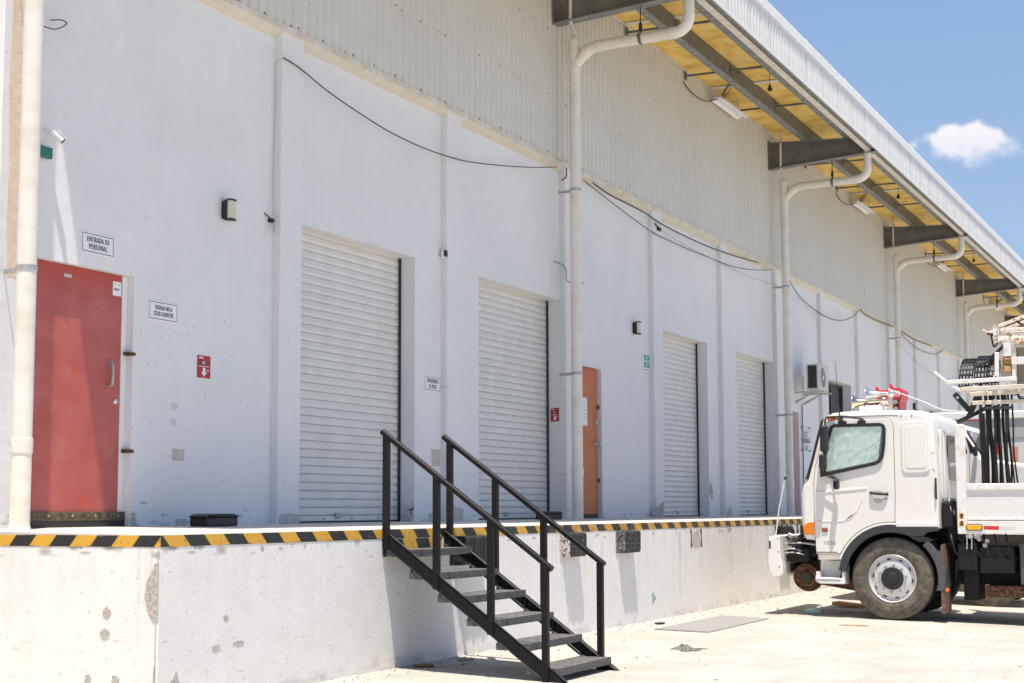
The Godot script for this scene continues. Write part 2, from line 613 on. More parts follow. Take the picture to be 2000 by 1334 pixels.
	M.foil = tri_mat(ntex(41, 0.02, [[0.2, lin(0.70, 0.79, 0.75)], [0.8, lin(0.76, 0.84, 0.80)]], 256), 0.9, 0.4, null, 0.3, 0.0)
	M.acrylic = mat(Color(0.85, 0.87, 0.87, 0.12), 0.05)
	M.acrylic.transparency = BaseMaterial3D.TRANSPARENCY_ALPHA
	M.acrylic.metallic_specular = 0.2
	M.cable = mat(lin(0.012, 0.012, 0.013), 0.5)
	M.wire = mat(lin(0.34, 0.34, 0.35), 0.6)
	M.thin = mat(lin(0.16, 0.16, 0.165), 0.6)
	M.sign = mat(lin(0.80, 0.80, 0.82), 0.4)
	M.ink = mat(lin(0.02, 0.02, 0.025), 0.5)
	M.signred = mat(lin(0.40, 0.018, 0.024), 0.4)
	M.signgreen = mat(lin(0.03, 0.36, 0.25), 0.4)
	M.lens = mat(lin(0.62, 0.60, 0.47), 0.35)
	M.wood = tri_mat(ntex(42, 0.02, [[0.2, lin(0.36, 0.19, 0.08)], [0.8, lin(0.58, 0.36, 0.18)]], 256), 0.7, 0.8)
	M.stone = tri_mat(ntex(43, 0.06, [[0.2, lin(0.20, 0.18, 0.16)], [0.8, lin(0.55, 0.52, 0.48)]], 256), 0.6, 0.9)

func ground() -> void:
	var g := MB.new()
	var far := [-260.0, -30.0, 90.0, 420.0]
	var gy := func(z: float) -> float: return -0.025 * (clampf(z, 2.2, 13.0) - ZP)
	var zs := [-160.0, 2.0, 13.0, 200.0]
	for i in 3:
		for j in 3:
			g.quad(Vector3(far[i], gy.call(zs[j]) - 0.01, zs[j]), Vector3(far[i], gy.call(zs[j + 1]) - 0.01, zs[j + 1]), Vector3(far[i + 1], gy.call(zs[j + 1]) - 0.01, zs[j + 1]), Vector3(far[i + 1], gy.call(zs[j]) - 0.01, zs[j]))
	struct("ground", g, tri_mat(ntex(51, 0.01, [[0.1, lin(0.50, 0.46, 0.41)], [0.8, lin(0.60, 0.565, 0.51)]]), 9.0, 0.9))
	var im := base_image(2048, 1024, 61, 0.010, 0.13, lin(0.35, 0.325, 0.29), lin(0.60, 0.565, 0.515), 0.5)
	var dk := lin(0.22, 0.215, 0.21)
	for k in 3800:   # specks and gravel dirt, thicker by the dock
		var y := absf(rng.randfn(0.0, 0.18)) * 1024.0 if rng.randf() < 0.55 else rng.randf() * 1024.0
		dab(im, rng.randf() * 2048.0, y, rng.randf_range(0.5, 2.4), rng.randf_range(0.5, 1.4), dk, rng.randf_range(0.2, 0.75), 0.4)
	for k in 420:    # drag marks and tyre scuffs along the yard
		var x := rng.randf() * 2048.0
		var y := rng.randf() * 1024.0
		for q in rng.randi_range(3, 9):
			dab(im, x + q * rng.randf_range(6.0, 20.0), y + q * rng.randf_range(-1.2, 1.2), rng.randf_range(8.0, 34.0), rng.randf_range(0.8, 2.2), lin(0.28, 0.275, 0.27), rng.randf_range(0.08, 0.42), 0.9)
	for k in 26:     # oil and water stains
		dab(im, rng.randf() * 2048.0, rng.randf() * 1024.0, rng.randf_range(20, 90), rng.randf_range(10, 40), lin(0.40, 0.385, 0.36), rng.randf_range(0.08, 0.25), 1.0)
	for k in 18:
		dab(im, rng.randf_range(800, 2000), rng.randf_range(0, 60), rng.randf_range(20, 80), rng.randf_range(6, 22), lin(0.60, 0.47, 0.33), rng.randf_range(0.1, 0.35), 1.0)
	# rust-washed tyre tracks by the truck
	var sl := MB.new()
	var zz := [2.05, 5.0, 9.0, 13.0]
	for j in 3:
		sl.quad(Vector3(4, gy.call(zz[j]) - 0.004, zz[j]), Vector3(4, gy.call(zz[j + 1]) - 0.004, zz[j + 1]), Vector3(60, gy.call(zz[j + 1]) - 0.004, zz[j + 1]), Vector3(60, gy.call(zz[j]) - 0.004, zz[j]))
	var ym := uv_mat(im, 0.9, M.fine, 0.25)
	struct("yard_pavement", sl, ym, false, [Vector3(6, 0, 2.233), Vector3(1.0 / 24.0, 0, 0), Vector3(0, 0, 1.0 / 12.0)])

func dock() -> void:
	var t := thing("loading_dock", "long white concrete loading dock with black and yellow striped edge", "loading dock", Vector3(20, 0, 1.1))
	# face picture: rust streaks, grime under the edge, chips
	var w := 2048
	var h := 160
	var im := base_image(w, h, 71, 0.02, 0.11, lin(0.73, 0.715, 0.68), lin(0.835, 0.82, 0.79), 0.55)
	for k in 420:
		var x := rng.randf() * w
		var right := clampf((x / w * 17.6 - 4.0) / 4.0, 0.15, 1.0)
		streak(im, x, rng.randf_range(-30, 30), rng.randf_range(25, 155), rng.randf_range(1.0, 5.0), lin(0.56, 0.38, 0.20) if rng.randf() < 0.6 else lin(0.42, 0.40, 0.37), rng.randf_range(0.05, 0.42) * right)
	for k in 900:
		dab(im, rng.randf() * w, rng.randf() * h, rng.randf_range(0.5, 1.6), rng.randf_range(0.6, 2.0), lin(0.36, 0.34, 0.31), rng.randf_range(0.1, 0.5), 0.5)
	for k in 240:
		dab(im, rng.randf() * w, rng.randf() * h, rng.randf_range(2, 9), rng.randf_range(0.6, 1.6), lin(0.40, 0.37, 0.33), rng.randf_range(0.1, 0.45), 0.6)
	for k in 90:
		dab(im, rng.randf() * w, h * rng.randf_range(0.0, 0.10), rng.randf_range(2, 10), rng.randf_range(1, 7), lin(0.14, 0.11, 0.09), rng.randf_range(0.15, 0.55), 0.6)
	for k in 200:
		dab(im, rng.randf() * w, h * rng.randf_range(0.90, 1.0), rng.randf_range(3, 26), rng.randf_range(2, 10), lin(0.46, 0.42, 0.37), rng.randf_range(0.1, 0.4), 1.0)
	for k in 5:      # a small blue-green paint mark
		dab(im, (19.67 - 9.43) / 17.6 * w + rng.randf_range(-5, 5), h * (0.70 + 0.022 * k), rng.randf_range(3, 7), 5, lin(0.10, 0.26, 0.28), 0.7, 0.5)
	var face := uv_mat(im, 0.82, picture_bump(w, h, 72, 0.22, 3.0), 0.05)
	var b := MB.new()
	b.quad(Vector3(9.43, -0.3, ZP), Vector3(90, -0.3, ZP), Vector3(90, HP - 0.012, ZP), Vector3(9.43, HP - 0.012, ZP))
	part(t, "front_wall", b, face, false, [Vector3(9.43, HP - 0.03, ZP), Vector3(1 / 17.6, 0, 0), Vector3(0, -1 / 1.25, 0)])
	b = MB.new()
	b.quad(Vector3(9.43, -0.3, -0.3), Vector3(9.43, -0.3, ZP), Vector3(9.43, HP - 0.012, ZP), Vector3(9.43, HP + 0.03, -0.3))
	part(t, "end_wall", b, face, false, [Vector3(9.43, HP - 0.03, ZP - 0.3), Vector3(0, 0, -1 / 17.6), Vector3(0, -1 / 1.25, 0)])
	# the floor falls three centimetres to the edge
	b = MB.new()
	var hw := HP + 0.03
	b.quad(Vector3(9.428, HP, ZP + 0.002), Vector3(90, HP, ZP + 0.002), Vector3(90, hw, 0), Vector3(9.428, hw, 0))
	b.quad(Vector3(9.425, hw, 0), Vector3(90, hw, 0), Vector3(90, hw, -0.32), Vector3(9.425, hw, -0.32))
	b.quad(Vector3(9.428, HP - 0.012, ZP + 0.002), Vector3(90, HP - 0.012, ZP + 0.002), Vector3(90, HP, ZP + 0.002), Vector3(9.428, HP, ZP + 0.002))
	b.quad(Vector3(9.428, HP - 0.012, ZP + 0.002), Vector3(9.428, HP, ZP + 0.002), Vector3(9.428, hw, 0), Vector3(9.428, hw - 0.012, 0))
	part(t, "floor_slab", b, tri_mat(ntex(52, 0.012, [[0.1, lin(0.56, 0.53, 0.47)], [0.8, lin(0.70, 0.66, 0.60)]]), 2.5, 0.55, M.fine, 0.15), false)
	# painted steel angle along the edge
	var sw := 2048
	var st := Image.create(sw, 32, false, Image.FORMAT_RGB8)
	var yel := lin(0.66, 0.36, 0.035)
	var blk := lin(0.016, 0.016, 0.017)
	for i in sw:
		var x := 18.9 * i / sw
		for j in 32:
			var s: float = (x + 0.09 * (31 - j) / 31.0 * -1.0 + 0.36) / 0.5
			var f: float = s - floorf(s)
			var k := clampf((absf(f - 0.5) - 0.25) * 56.0 + 0.5, 0.0, 1.0)
			st.set_pixel(i, 31 - j, blk.lerp(yel, k))
	for k in 900:    # worn paint, most between the stair and the far doors
		var x := clampf(rng.randfn(0.50, 0.13), 0.0, 1.0) * sw if rng.randf() < 0.8 else rng.randf() * sw
		dab(st, x, rng.randf() * 32, rng.randf_range(0.6, 3.5), rng.randf_range(0.8, 6.0), lin(0.20, 0.215, 0.22) if rng.randf() < 0.6 else lin(0.14, 0.09, 0.06), rng.randf_range(0.15, 0.75), 0.5)
	for k in 160:
		dab(st, rng.randf() * sw, 30.5, rng.randf_range(1, 5), 2, lin(0.10, 0.06, 0.04), 0.6, 0.4)
	var stm := uv_mat(st, 0.5)
	var uvp := [Vector3(9.43, HP - 0.002, ZP), Vector3(1 / 18.9, 0, 0), Vector3(0, -1 / 0.085, 0)]
	var x0 := 9.43
	for x1 in [12.66, 13.80, 19.2, 25.2, 31.2, 37.2, 48.0, 90.0]:
		var a := MB.new()
		a.box(Vector3(x0 + 0.002, HP - 0.087, ZP - 0.01), Vector3(x1 - 0.002, HP - 0.004, ZP + 0.003), 0.001)
		part(t, "edge_angle", a, stm, false, uvp)
		x0 = x1
	var e := MB.new()
	e.box(Vector3(9.4265, HP - 0.087, -0.3), Vector3(9.44, HP - 0.004, ZP + 0.002), 0.001)
	part(t, "edge_angle", e, stm, false, [Vector3(9.43, HP - 0.002, ZP + 0.22), Vector3(0, 0, -1.31 / 18.9), Vector3(0, -1 / 0.085, 0)])
	# second striped band behind the head of the stair
	var band := MB.new()
	band.box(Vector3(12.70, 1.005, ZP - 0.01), Vector3(13.775, HP - 0.091, ZP + 0.003), 0.001)
	part(t, "striped_band", band, stm, false, [Vector3(9.48, HP - 0.002 - 0.085, ZP), Vector3(1 / 18.9, 0, 0), Vector3(0, -1 / 0.15, 0)])
	# broken plaster
	var X := Vector3.RIGHT
	var Y := Vector3.UP
	var Z := Vector3.BACK
	var sc := MB.new()
	sc.prism([Vector2(2.19, 1.03), Vector2(2.228, 1.04), Vector2(2.228, 0.62), Vector2(2.19, 0.615), Vector2(2.14, 0.68), Vector2(2.105, 0.80), Vector2(2.12, 0.90), Vector2(2.16, 0.97), Vector2(2.175, 0.985)], Vector3(9.43, 0, 0), Z, Y, -X, 0.001, 0.004)
	part(t, "broken_plaster", sc, M.bare, false)
	for q in [[1.77, 0.672, 0.038, 0.045], [1.757, 0.525, 0.042, 0.04], [1.61, 0.18, 0.03, 0.05], [1.86, 0.19, 0.035, 0.045]]:
		sc = MB.new()
		sc.prism(blob(q[0], q[1], q[2], q[3], 0.16), Vector3(9.43, 0, 0), Z, Y, -X, 0.001, 0.003)
		part(t, "plaster_chip", sc, M.bare, false)
	for q in [[10.42, 0.40, 0.07, 0.018], [10.13, 0.385, 0.05, 0.025], [10.25, 0.60, 0.03, 0.02], [9.62, 0.13, 0.10, 0.10], [21.4, 1.0, 0.2, 0.115]]:
		sc = MB.new()
		sc.prism(blob(q[0], q[1], q[2], q[3], 0.3, 18), Vector3(0, 0, ZP), X, Y, Z, 0.001, 0.003)
		part(t, "plaster_chip", sc, M.patch if q[0] > 15.0 or q[0] < 10.2 and q[1] > 0.2 else M.bare, false)
	for q in [[2.207, 0.60, 0.05, 0.007], [2.20, 0.30, 0.02, 0.010], [2.218, 1.13, 1.05, 0.010]]:
		var cr := []
		var n := 9
		for i in n:
			cr.append(Vector2(q[0] - q[3] * rng.randf_range(0.3, 1.0), lerpf(q[1], q[2], i / (n - 1.0))))
		for i in n:
			cr.append(Vector2(q[0] + q[3] * rng.randf_range(0.1, 0.8), lerpf(q[2], q[1], i / (n - 1.0))))
		sc = MB.new()
		sc.prism(cr, Vector3(9.43, 0, 0), Z, Y, -X, 0.001, 0.002)
		part(t, "hairline_crack", sc, M.bare, false)
	# peeling black paint and rust by the fourth bumper
	for k in 26:
		sc = MB.new()
		sc.prism(blob(rng.randf_range(25.0, 27.4), rng.randf_range(0.78, 1.13), rng.randf_range(0.02, 0.09), rng.randf_range(0.02, 0.10), 0.45, 9), Vector3(0, 0, ZP), X, Y, Z, 0.001, 0.0025)
		part(t, "paint_flake", sc, M.grime, false)
	# rusty marks where a bumper was taken off
	for q in [[21.19, 0.035], [21.62, 0.04]]:
		sc = MB.new()
		sc.prism([Vector2(q[0] - q[1], 1.13), Vector2(q[0] + q[1] * 0.6, 1.12), Vector2(q[0] + q[1] * 0.3, 1.0), Vector2(q[0] + q[1], 0.88), Vector2(q[0] - q[1] * 0.6, 0.89), Vector2(q[0] - q[1] * 0.2, 1.02)], Vector3(0, 0, ZP), X, Y, Z, 0.001, 0.006)
		part(t, "rusty_scar", sc, M.rust, false)

func warehouse() -> void:
	var t := thing("warehouse", "long white warehouse wall with roller doors below and ribbed grey sheets above", "warehouse", Vector3(20, HP, 0))
	var X := Vector3.RIGHT
	var Y := Vector3.UP
	var Z := Vector3.BACK
	# painted wall picture: scuffs low down, faint patches, drips
	var w := 2048
	var h := 704
	var im := base_image(w, h, 81, 0.006, 0.03, lin(0.71, 0.71, 0.71), lin(0.775, 0.775, 0.775), 0.7)
	for k in 700:
		var y := h - absf(rng.randfn(0.0, 0.30)) * h
		dab(im, rng.randf() * w, y, rng.randf_range(0.6, 2.5), rng.randf_range(0.6, 3.0), lin(0.28, 0.28, 0.29), rng.randf_range(0.08, 0.4), 0.5)
	for k in 140:
		var x := rng.randf() * w
		var y := h - absf(rng.randfn(0.0, 0.28)) * h
		var dx := rng.randf_range(-1.5, 1.5)
		var dy := rng.randf_range(-1.5, 1.5)
		for q in rng.randi_range(6, 22):
			dab(im, x + q * dx, y + q * dy, 1.0, 1.0, lin(0.36, 0.37, 0.40), rng.randf_range(0.1, 0.35), 0.5)
	for k in 60:
		dab(im, rng.randf() * w, rng.randf() * h, rng.randf_range(10, 60), rng.randf_range(10, 50), lin(0.80, 0.795, 0.78) if k % 2 else lin(0.70, 0.695, 0.69), rng.randf_range(0.05, 0.2), 1.0)
	for k in 300:
		dab(im, rng.randf() * w, h - rng.randf() * rng.randf() * 40.0, rng.randf_range(2, 14), rng.randf_range(0.8, 3), lin(0.22, 0.215, 0.21), rng.randf_range(0.1, 0.5), 0.7)
	for k in 120:
		streak(im, rng.randf() * w, rng.randf_range(-40, 300), rng.randf_range(60, 260), rng.randf_range(1, 4), lin(0.64, 0.635, 0.625), rng.randf_range(0.05, 0.22))
	var paint := uv_mat(im, 0.72, picture_bump(1024, 352, 82, 0.05, 4.0), 0.07)
	paint.uv1_scale = Vector3(1, 1, 1)
	M.paint = paint
	var uvp := [Vector3(0, 6.65, 0), Vector3(1 / 16.0, 0, 0), Vector3(0, -1 / 5.45, 0)]
	var uvx := [Vector3(0, 6.65, 0), Vector3(0, 0, 1 / 16.0), Vector3(0, -1 / 5.45, 0)]
	M.uvp = uvp
	# wall with its openings: left, right, sill, head
	var holes := [[10.50, 11.90, 0.0, 3.565], [14.63, 17.35, 0.0, 4.515], [19.13, 21.89, 0.0, 4.515], [22.60, 23.52, 0.0, 3.60], [26.42, 28.89, 0.0, 4.515], [30.74, 33.41, 0.0, 4.515], [34.62, 35.42, 0.0, 3.55], [38.20, 40.56, 2.6, 4.505], [50.15, 52.6, 0.0, 4.515]]
	var top := 6.62
	var b := MB.new()
	var x0 := 2.0
	for q in holes:
		b.quad(Vector3(x0, 1.15, 0), Vector3(q[0], 1.15, 0), Vector3(q[0], top, 0), Vector3(x0, top, 0))
		b.quad(Vector3(q[0], q[3], 0), Vector3(q[1], q[3], 0), Vector3(q[1], top, 0), Vector3(q[0], top, 0))
		if q[2] > 0.0:
			b.quad(Vector3(q[0], 1.15, 0), Vector3(q[1], 1.15, 0), Vector3(q[1], q[2], 0), Vector3(q[0], q[2], 0))
		x0 = q[1]
	b.quad(Vector3(x0, 1.15, 0), Vector3(90, 1.15, 0), Vector3(90, top, 0), Vector3(x0, top, 0))
	b.quad(Vector3(2, 1.15, 0), Vector3(2, top, 0), Vector3(2, top, -0.3), Vector3(2, 1.15, -0.3))
	part(t, "wall", b, paint, false, uvp)
	for q in holes:
		var lo: float = maxf(q[2], 1.2)
		b = MB.new()
		b.quad(Vector3(q[0], lo, 0), Vector3(q[0], lo, -0.29), Vector3(q[0], q[3], -0.29), Vector3(q[0], q[3], 0))
		part(t, "door_jamb" if q[2] == 0.0 else "window_jamb", b, paint, false, uvx)
		b = MB.new()
		b.quad(Vector3(q[1], lo, 0), Vector3(q[1], q[3], 0), Vector3(q[1], q[3], -0.29), Vector3(q[1], lo, -0.29))
		part(t, "door_jamb" if q[2] == 0.0 else "window_jamb", b, paint, false, uvx)
		b = MB.new()
		b.quad(Vector3(q[0], q[3], 0), Vector3(q[1], q[3], 0), Vector3(q[1], q[3], -0.29), Vector3(q[0], q[3], -0.29))
		if q[2] > 0.0:
			b.quad(Vector3(q[0], q[2], 0), Vector3(q[1], q[2], 0), Vector3(q[1], q[2], -0.29), Vector3(q[0], q[2], -0.29))
		part(t, "lintel", b, M.plaster, false)
	boxpart(t, "inner_wall", Vector3(2, 0.2, -24), Vector3(90, 9.4, -0.30), M.plaster)
	# pilasters, three to a bay
	for k in 18:
		var px := 14.21 + 3.844 * (k - 1)
		if k == 0:
			continue
		b = MB.new()
		var wd := 0.42 if (k % 3) != 0 else 0.30
		b.box(Vector3(px, 1.2, -0.01), Vector3(px + wd, 6.545, 0.09), 0.012)
		part(t, "pilaster", b, paint, false, uvp)
	b = MB.new()
	b.box(Vector3(10.02, 1.2, -0.01), Vector3(10.36, 6.545, 0.09), 0.012)
	part(t, "pilaster", b, paint, false, uvp)
	b = MB.new()
	b.prism([Vector2(10.14, 3.33), Vector2(10.20, 3.34), Vector2(10.27, 3.32), Vector2(10.352, 3.33), Vector2(10.352, 6.54), Vector2(10.10, 6.54), Vector2(10.12, 5.6), Vector2(10.10, 4.9), Vector2(10.13, 4.2), Vector2(10.115, 3.8)], Vector3(0, 0, 0.09), X, Y, Z, 0.0, 0.002)
	part(t, "unpainted_strip", b, M.beige, false)
	# ledge flashing under the sheets: lip and sloping underside, notched round the pilasters by butting
	var xa := 2.0
	for k in 30:
		var xb := minf(xa + 3.0, 90.0)
		b = MB.new()
		b.prism([Vector2(0.0, 6.445), Vector2(0.108, 6.515), Vector2(0.118, 6.52), Vector2(0.118, 6.585), Vector2(0.10, 6.60), Vector2(0.0, 6.60)], Vector3(xa + 0.002, 0, 0), Z, Y, X, 0.0, xb - xa - 0.004)
		part(t, "ledge_flashing", b, M.trim, false)
		xa = xb
		if xa >= 90.0:
			break
	# ribbed wall sheets, ten to a bay
	var rib := func(y0: float, y1: float, n: int, pitch: float, deep: float) -> MB:
		var q := MB.new()
		var prof := []
		for i in n:
			var s := i * pitch
			prof.append_array([Vector2(s, 0), Vector2(s + pitch * 0.42, 0), Vector2(s + pitch * 0.55, deep), Vector2(s + pitch * 0.87, deep)])
		prof.append(Vector2(n * pitch + 0.012, 0.0))
		for i in prof.size() - 1:
			q.quad(Vector3(prof[i].x, y0, prof[i].y), Vector3(prof[i + 1].x, y0, prof[i + 1].y), Vector3(prof[i + 1].x, y1, prof[i + 1].y), Vector3(prof[i].x, y1, prof[i].y))
		return q
	var sheet: ArrayMesh = (rib.call(6.56, 9.47, 7, SHW / 7.0, 0.026) as MB).mesh(Vector3.ZERO, false)
	for k in range(-6, 62):
		var sx := F0 - 0.163 + k * SHW
		put(t, "wall_sheet", sheet, M.sheet if k % 3 else M.sheet2, Vector3(sx, 0, 0.088 + 0.0015 * (k & 1)) - t.position)
	# dark screws in rows
	b = MB.new()
	for k in range(-2, 62):
		var sx := F0 - 0.163 + k * SHW
		for yy in [6.625, 7.50, 8.49]:
			for j in [0, 3, 6] if k < 16 else [0, 3]:
				var cx: float = sx + (j + 0.21) * SHW / 7.0 + 0.01 * sin(k * 3.0 + j)
				var cy: float = yy + 0.012 * sin(k * 1.7 + j * 2.0)
				b.lathe([Vector2(0, 0.013), Vector2(0.004, 0.012), Vector2(0.004, 0.006), Vector2(0.009, 0.006), Vector2(0.009, 0.0)], Vector3(cx, cy, 0.0885 + 0.0015 * (k & 1)), Z, 6)
	part(t, "sheet_screws", b, M.dark, false).set_meta("kind", "stuff")
	# corner flashing strips at the frames, beside each drainpipe
	for k in range(1, NF):
		var fx := F0 + k * BAY
		b = MB.new()
		b.box(Vector3(fx + 0.02, 6.56, 0.08), Vector3(fx + 0.17, 8.62, 0.118), 0.006)
		part(t, "frame_flashing", b, M.sheet2, false)
	# strip along the top of the sheets
	for k in range(0, NF):
		var fx := F0 + k * BAY
		b = MB.new()
		b.box(Vector3(fx + 0.01, 9.395, 0.112), Vector3(fx + BAY - 0.01, 9.475, 0.128), 0.004)
		part(t, "top_flashing", b, M.trim, false)
	# roller doors
	var p := 0.0925
	var n := 36
	for di in [1, 2, 4, 5, 8]:
		var q: Array = holes[di]
		var d := MB.new()
		d.box(Vector3(q[0] + 0.0, 1.25, -0.262), Vector3(q[0] + 0.04, 4.50, -0.175), 0.004)
		var door := part(t, "roller_door", d, M.galv, false)
		var g := MB.new()
		g.box(Vector3(q[1] - 0.024, 1.25, -0.216), Vector3(q[1] - 0.001, 4.51, -0.19), 0.003)
		part(door, "guide_channel", g, M.dark, false)
		var s := MB.new()
		var prof := [Vector2(-0.006, 0.0), Vector2(-0.008, 0.004), Vector2(0.006, 0.007), Vector2(0.0105, 0.014), Vector2(0.0115, 0.040), Vector2(0.0105, 0.058), Vector2(0.004, 0.068), Vector2(0.002, 0.080), Vector2(0.007, 0.085), Vector2(0.006, 0.0895), Vector2(-0.006, 0.0915)]
		var l: float = q[1] - q[0] - 0.050
		for i in prof.size() - 1:
			s.quad(Vector3(0, prof[i].y, prof[i].x), Vector3(l, prof[i].y, prof[i].x), Vector3(l, prof[i + 1].y, prof[i + 1].x), Vector3(0, prof[i + 1].y, prof[i + 1].x))
		var sm := s.mesh()
		var base := 1.345
		for i in n:
			put(door, "slat", sm, M.slat, Vector3(q[0] + 0.045, base + i * p, -0.235 + 0.0012 * sin(i * 2.3)) - org(door))
		var bt := MB.new()
		bt.box(Vector3(q[0] + 0.045, 1.285, -0.245), Vector3(q[1] - 0.03, 1.343, -0.21), 0.006)
		part(door, "bottom_bar", bt, M.slat, false)
		bt = MB.new()
		bt.box(Vector3(q[0] + 0.045, 1.258, -0.24), Vector3(q[1] - 0.03, 1.284, -0.215))
		part(door, "rubber_seal", bt, M.black, false)
		var hx: float = q[0] + 1.22
		bt = MB.new()
		bt.box(Vector3(hx, 1.315, -0.212), Vector3(hx + 0.11, 1.375, -0.188), 0.008)
		part(door, "pull_handle", bt, M.galv, false)
		for j in 4:
			bt = MB.new()
			bt.lathe([Vector2(0, 0.011), Vector2(0.006, 0.009), Vector2(0.006, 0)], Vector3(q[0] + 0.35 + j * 0.62, 1.312, -0.21), Z, 6)
			part(door, "bolt", bt, M.dark, false)
	# red staff door
	var rw := 512
	var rh := 1024
	var ri := base_image(rw, rh, 91, 0.006, 0.05, lin(0.40, 0.075, 0.058), lin(0.50, 0.135, 0.11), 0.8)
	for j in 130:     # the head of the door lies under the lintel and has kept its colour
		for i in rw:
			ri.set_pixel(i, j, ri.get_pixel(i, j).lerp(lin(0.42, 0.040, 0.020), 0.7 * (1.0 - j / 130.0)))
	for k in 60:
		dab(ri, rng.randf() * rw, rng.randf() * rh, rng.randf_range(10, 60), rng.randf_range(10, 60), lin(0.52, 0.14, 0.10) if k % 2 else lin(0.42, 0.07, 0.05), rng.randf_range(0.1, 0.3), 1.0)
	for q in [[0.52, 0.43, 20, 34], [0.60, 0.50, 24, 36], [0.64, 0.93, 26, 22], [0.47, 0.455, 8, 20], [0.80, 0.42, 14, 14], [0.86, 0.44, 10, 10], [0.75, 0.95, 34, 16]]:
		dab(ri, q[0] * rw, q[1] * rh, q[2], q[3], lin(0.58, 0.075, 0.030), 0.55, 0.7)
	for k in 70:
		var x := rng.randf() * rw
		var y := rng.randf_range(0.3, 1.0) * rh
		for q in rng.randi_range(3, 18):
			dab(ri, x + q * rng.randf_range(-1, 1.5), y - q * 3.0, 1.0, 2.0, lin(0.22, 0.04, 0.03), 0.25, 0.5)
	for k in 60:
		dab(ri, rng.randf_range(0.35, 0.98) * rw, rng.randf_range(0.68, 0.86) * rh, rng.randf_range(0.8, 2.2), rng.randf_range(0.8, 2.5), lin(0.60, 0.42, 0.38), rng.randf_range(0.3, 0.8), 0.3)
	var rd := MB.new()
	rd.box(Vector3(10.505, 1.345, -0.105), Vector3(11.815, 3.56, -0.07), 0.003)
	var door := part(t, "staff_door", rd, uv_mat(ri, 0.42), false, [Vector3(10.505, 3.56, 0), Vector3(1 / 1.31, 0, 0), Vector3(0, -1 / 2.215, 0)])
	door.set_meta("label", "sun-faded red steel door")
	b = MB.new()
	b.box(Vector3(11.822, 1.26, -0.11), Vector3(11.899, 3.562, -0.066), 0.004)
	part(door, "door_frame", b, M.white, false)
	b = MB.new()
	b.tube(curve([Vector3(11.655, 2.54, -0.07), Vector3(11.655, 2.55, -0.03), Vector3(11.655, 2.66, -0.022), Vector3(11.655, 2.745, -0.03), Vector3(11.655, 2.755, -0.07)], 4), 0.013, 8)
	part(door, "handle", b, M.galv)
	b = MB.new()
	b.lathe([Vector2(0, 0.028), Vector2(0.012, 0.026), Vector2(0.018, 0.018), Vector2(0.018, 0.0)], Vector3(11.75, 2.40, -0.07), Z, 16)
	part(door, "lock_cylinder", b, M.chrome)
	b = MB.new()
	b.box(Vector3(11.02, 3.455, -0.07), Vector3(11.12, 3.485, -0.067))
	part(door, "worn_mark", b, M.patch, false)
	for q in [2.845, 1.95]:
		b = MB.new()
		b.box(Vector3(11.845, q - 0.016, -0.066), Vector3(11.945, q + 0.016, 0.004), 0.003)
		part(door, "hinge", b, M.rust, false)
	boxpart(door, "sticker", Vector3(11.685, 3.37, -0.0695), Vector3(11.805, 3.50, -0.0675), M.sign)
	for q in [[3.47, 11.70, 11.715], [3.47, 11.765, 11.79], [3.43, 11.70, 11.785], [3.42, 11.70, 11.76], [3.475, 11.72, 11.726]]:
		boxpart(door, "sticker_print", Vector3(q[1], q[0], -0.0675), Vector3(q[2], q[0] + 0.007, -0.0668), M.ink)
	b = MB.new()
	b.box(Vector3(10.50, 1.325, -0.075), Vector3(11.90, 1.40, -0.045), 0.004)
	part(door, "kick_plate", b, tri_mat(ntex(92, 0.03, [[0.2, lin(0.05, 0.04, 0.02)], [0.6, lin(0.12, 0.09, 0.045)], [0.9, lin(0.20, 0.12, 0.05)]], 256), 0.5, 0.5), false)
	boxpart(door, "rubber_seal", Vector3(10.50, 1.262, -0.072), Vector3(11.90, 1.325, -0.05), M.black)
	for k in 5:
		b = MB.new()
		b.lathe([Vector2(0, 0.011), Vector2(0.007, 0.008), Vector2(0.007, 0)], Vector3(10.56 + 0.31 * k, 1.366, -0.045), Z, 8)
		part(door, "screw", b, M.galv, false)
	# orange office door, half behind the second drainpipe
	var oi := base_image(256, 512, 93, 0.012, 0.05, lin(0.44, 0.095, 0.008), lin(0.58, 0.165, 0.022), 0.6)
	for j in 60:
		for i in 256:
			oi.set_pixel(i, j, oi.get_pixel(i, j).lerp(lin(0.55, 0.085, 0.012), 0.8 * (1.0 - j / 60.0)))
	for j in 512:
		for i in 18:
			oi.set_pixel(255 - i, j, oi.get_pixel(255 - i, j).lerp(lin(0.66, 0.12, 0.03), 0.7 * (1.0 - i / 18.0)))
	rd = MB.new()
	rd.box(Vector3(22.605, 1.33, -0.085), Vector3(23.46, 3.59, -0.055), 0.003)
	door = part(t, "office_door", rd, uv_mat(oi, 0.45), false, [Vector3(22.605, 3.59, 0), Vector3(1 / 0.855, 0, 0), Vector3(0, -1 / 2.26, 0)])
	door.set_meta("label", "orange door beside the second drainpipe")
	boxpart(door, "paper_notice", Vector3(22.72, 2.69, -0.054), Vector3(23.05, 3.12, -0.0525), M.sign)
	for k in 5:
		boxpart(door, "paper_print", Vector3(22.90, 3.03 - 0.055 * k, -0.0525), Vector3(23.02 - 0.02 * (k % 2), 3.036 - 0.055 * k, -0.0515), M.thin)
	b = MB.new()
	b.lathe([Vector2(0, 0.045), Vector2(0.02, 0.04), Vector2(0.02, 0.0)], Vector3(23.40, 2.75, -0.055), Z, 12)
	part(door, "lock_cylinder", b, M.galv)
	b = MB.new()
	b.lathe([Vector2(0, 0.05), Vector2(0.015, 0.045), Vector2(0.05, 0.02), Vector2(0.06, 0.045), Vector2(0.09, 0.035), Vector2(0.09, 0)], Vector3(23.39, 2.415, -0.055), Z, 12)
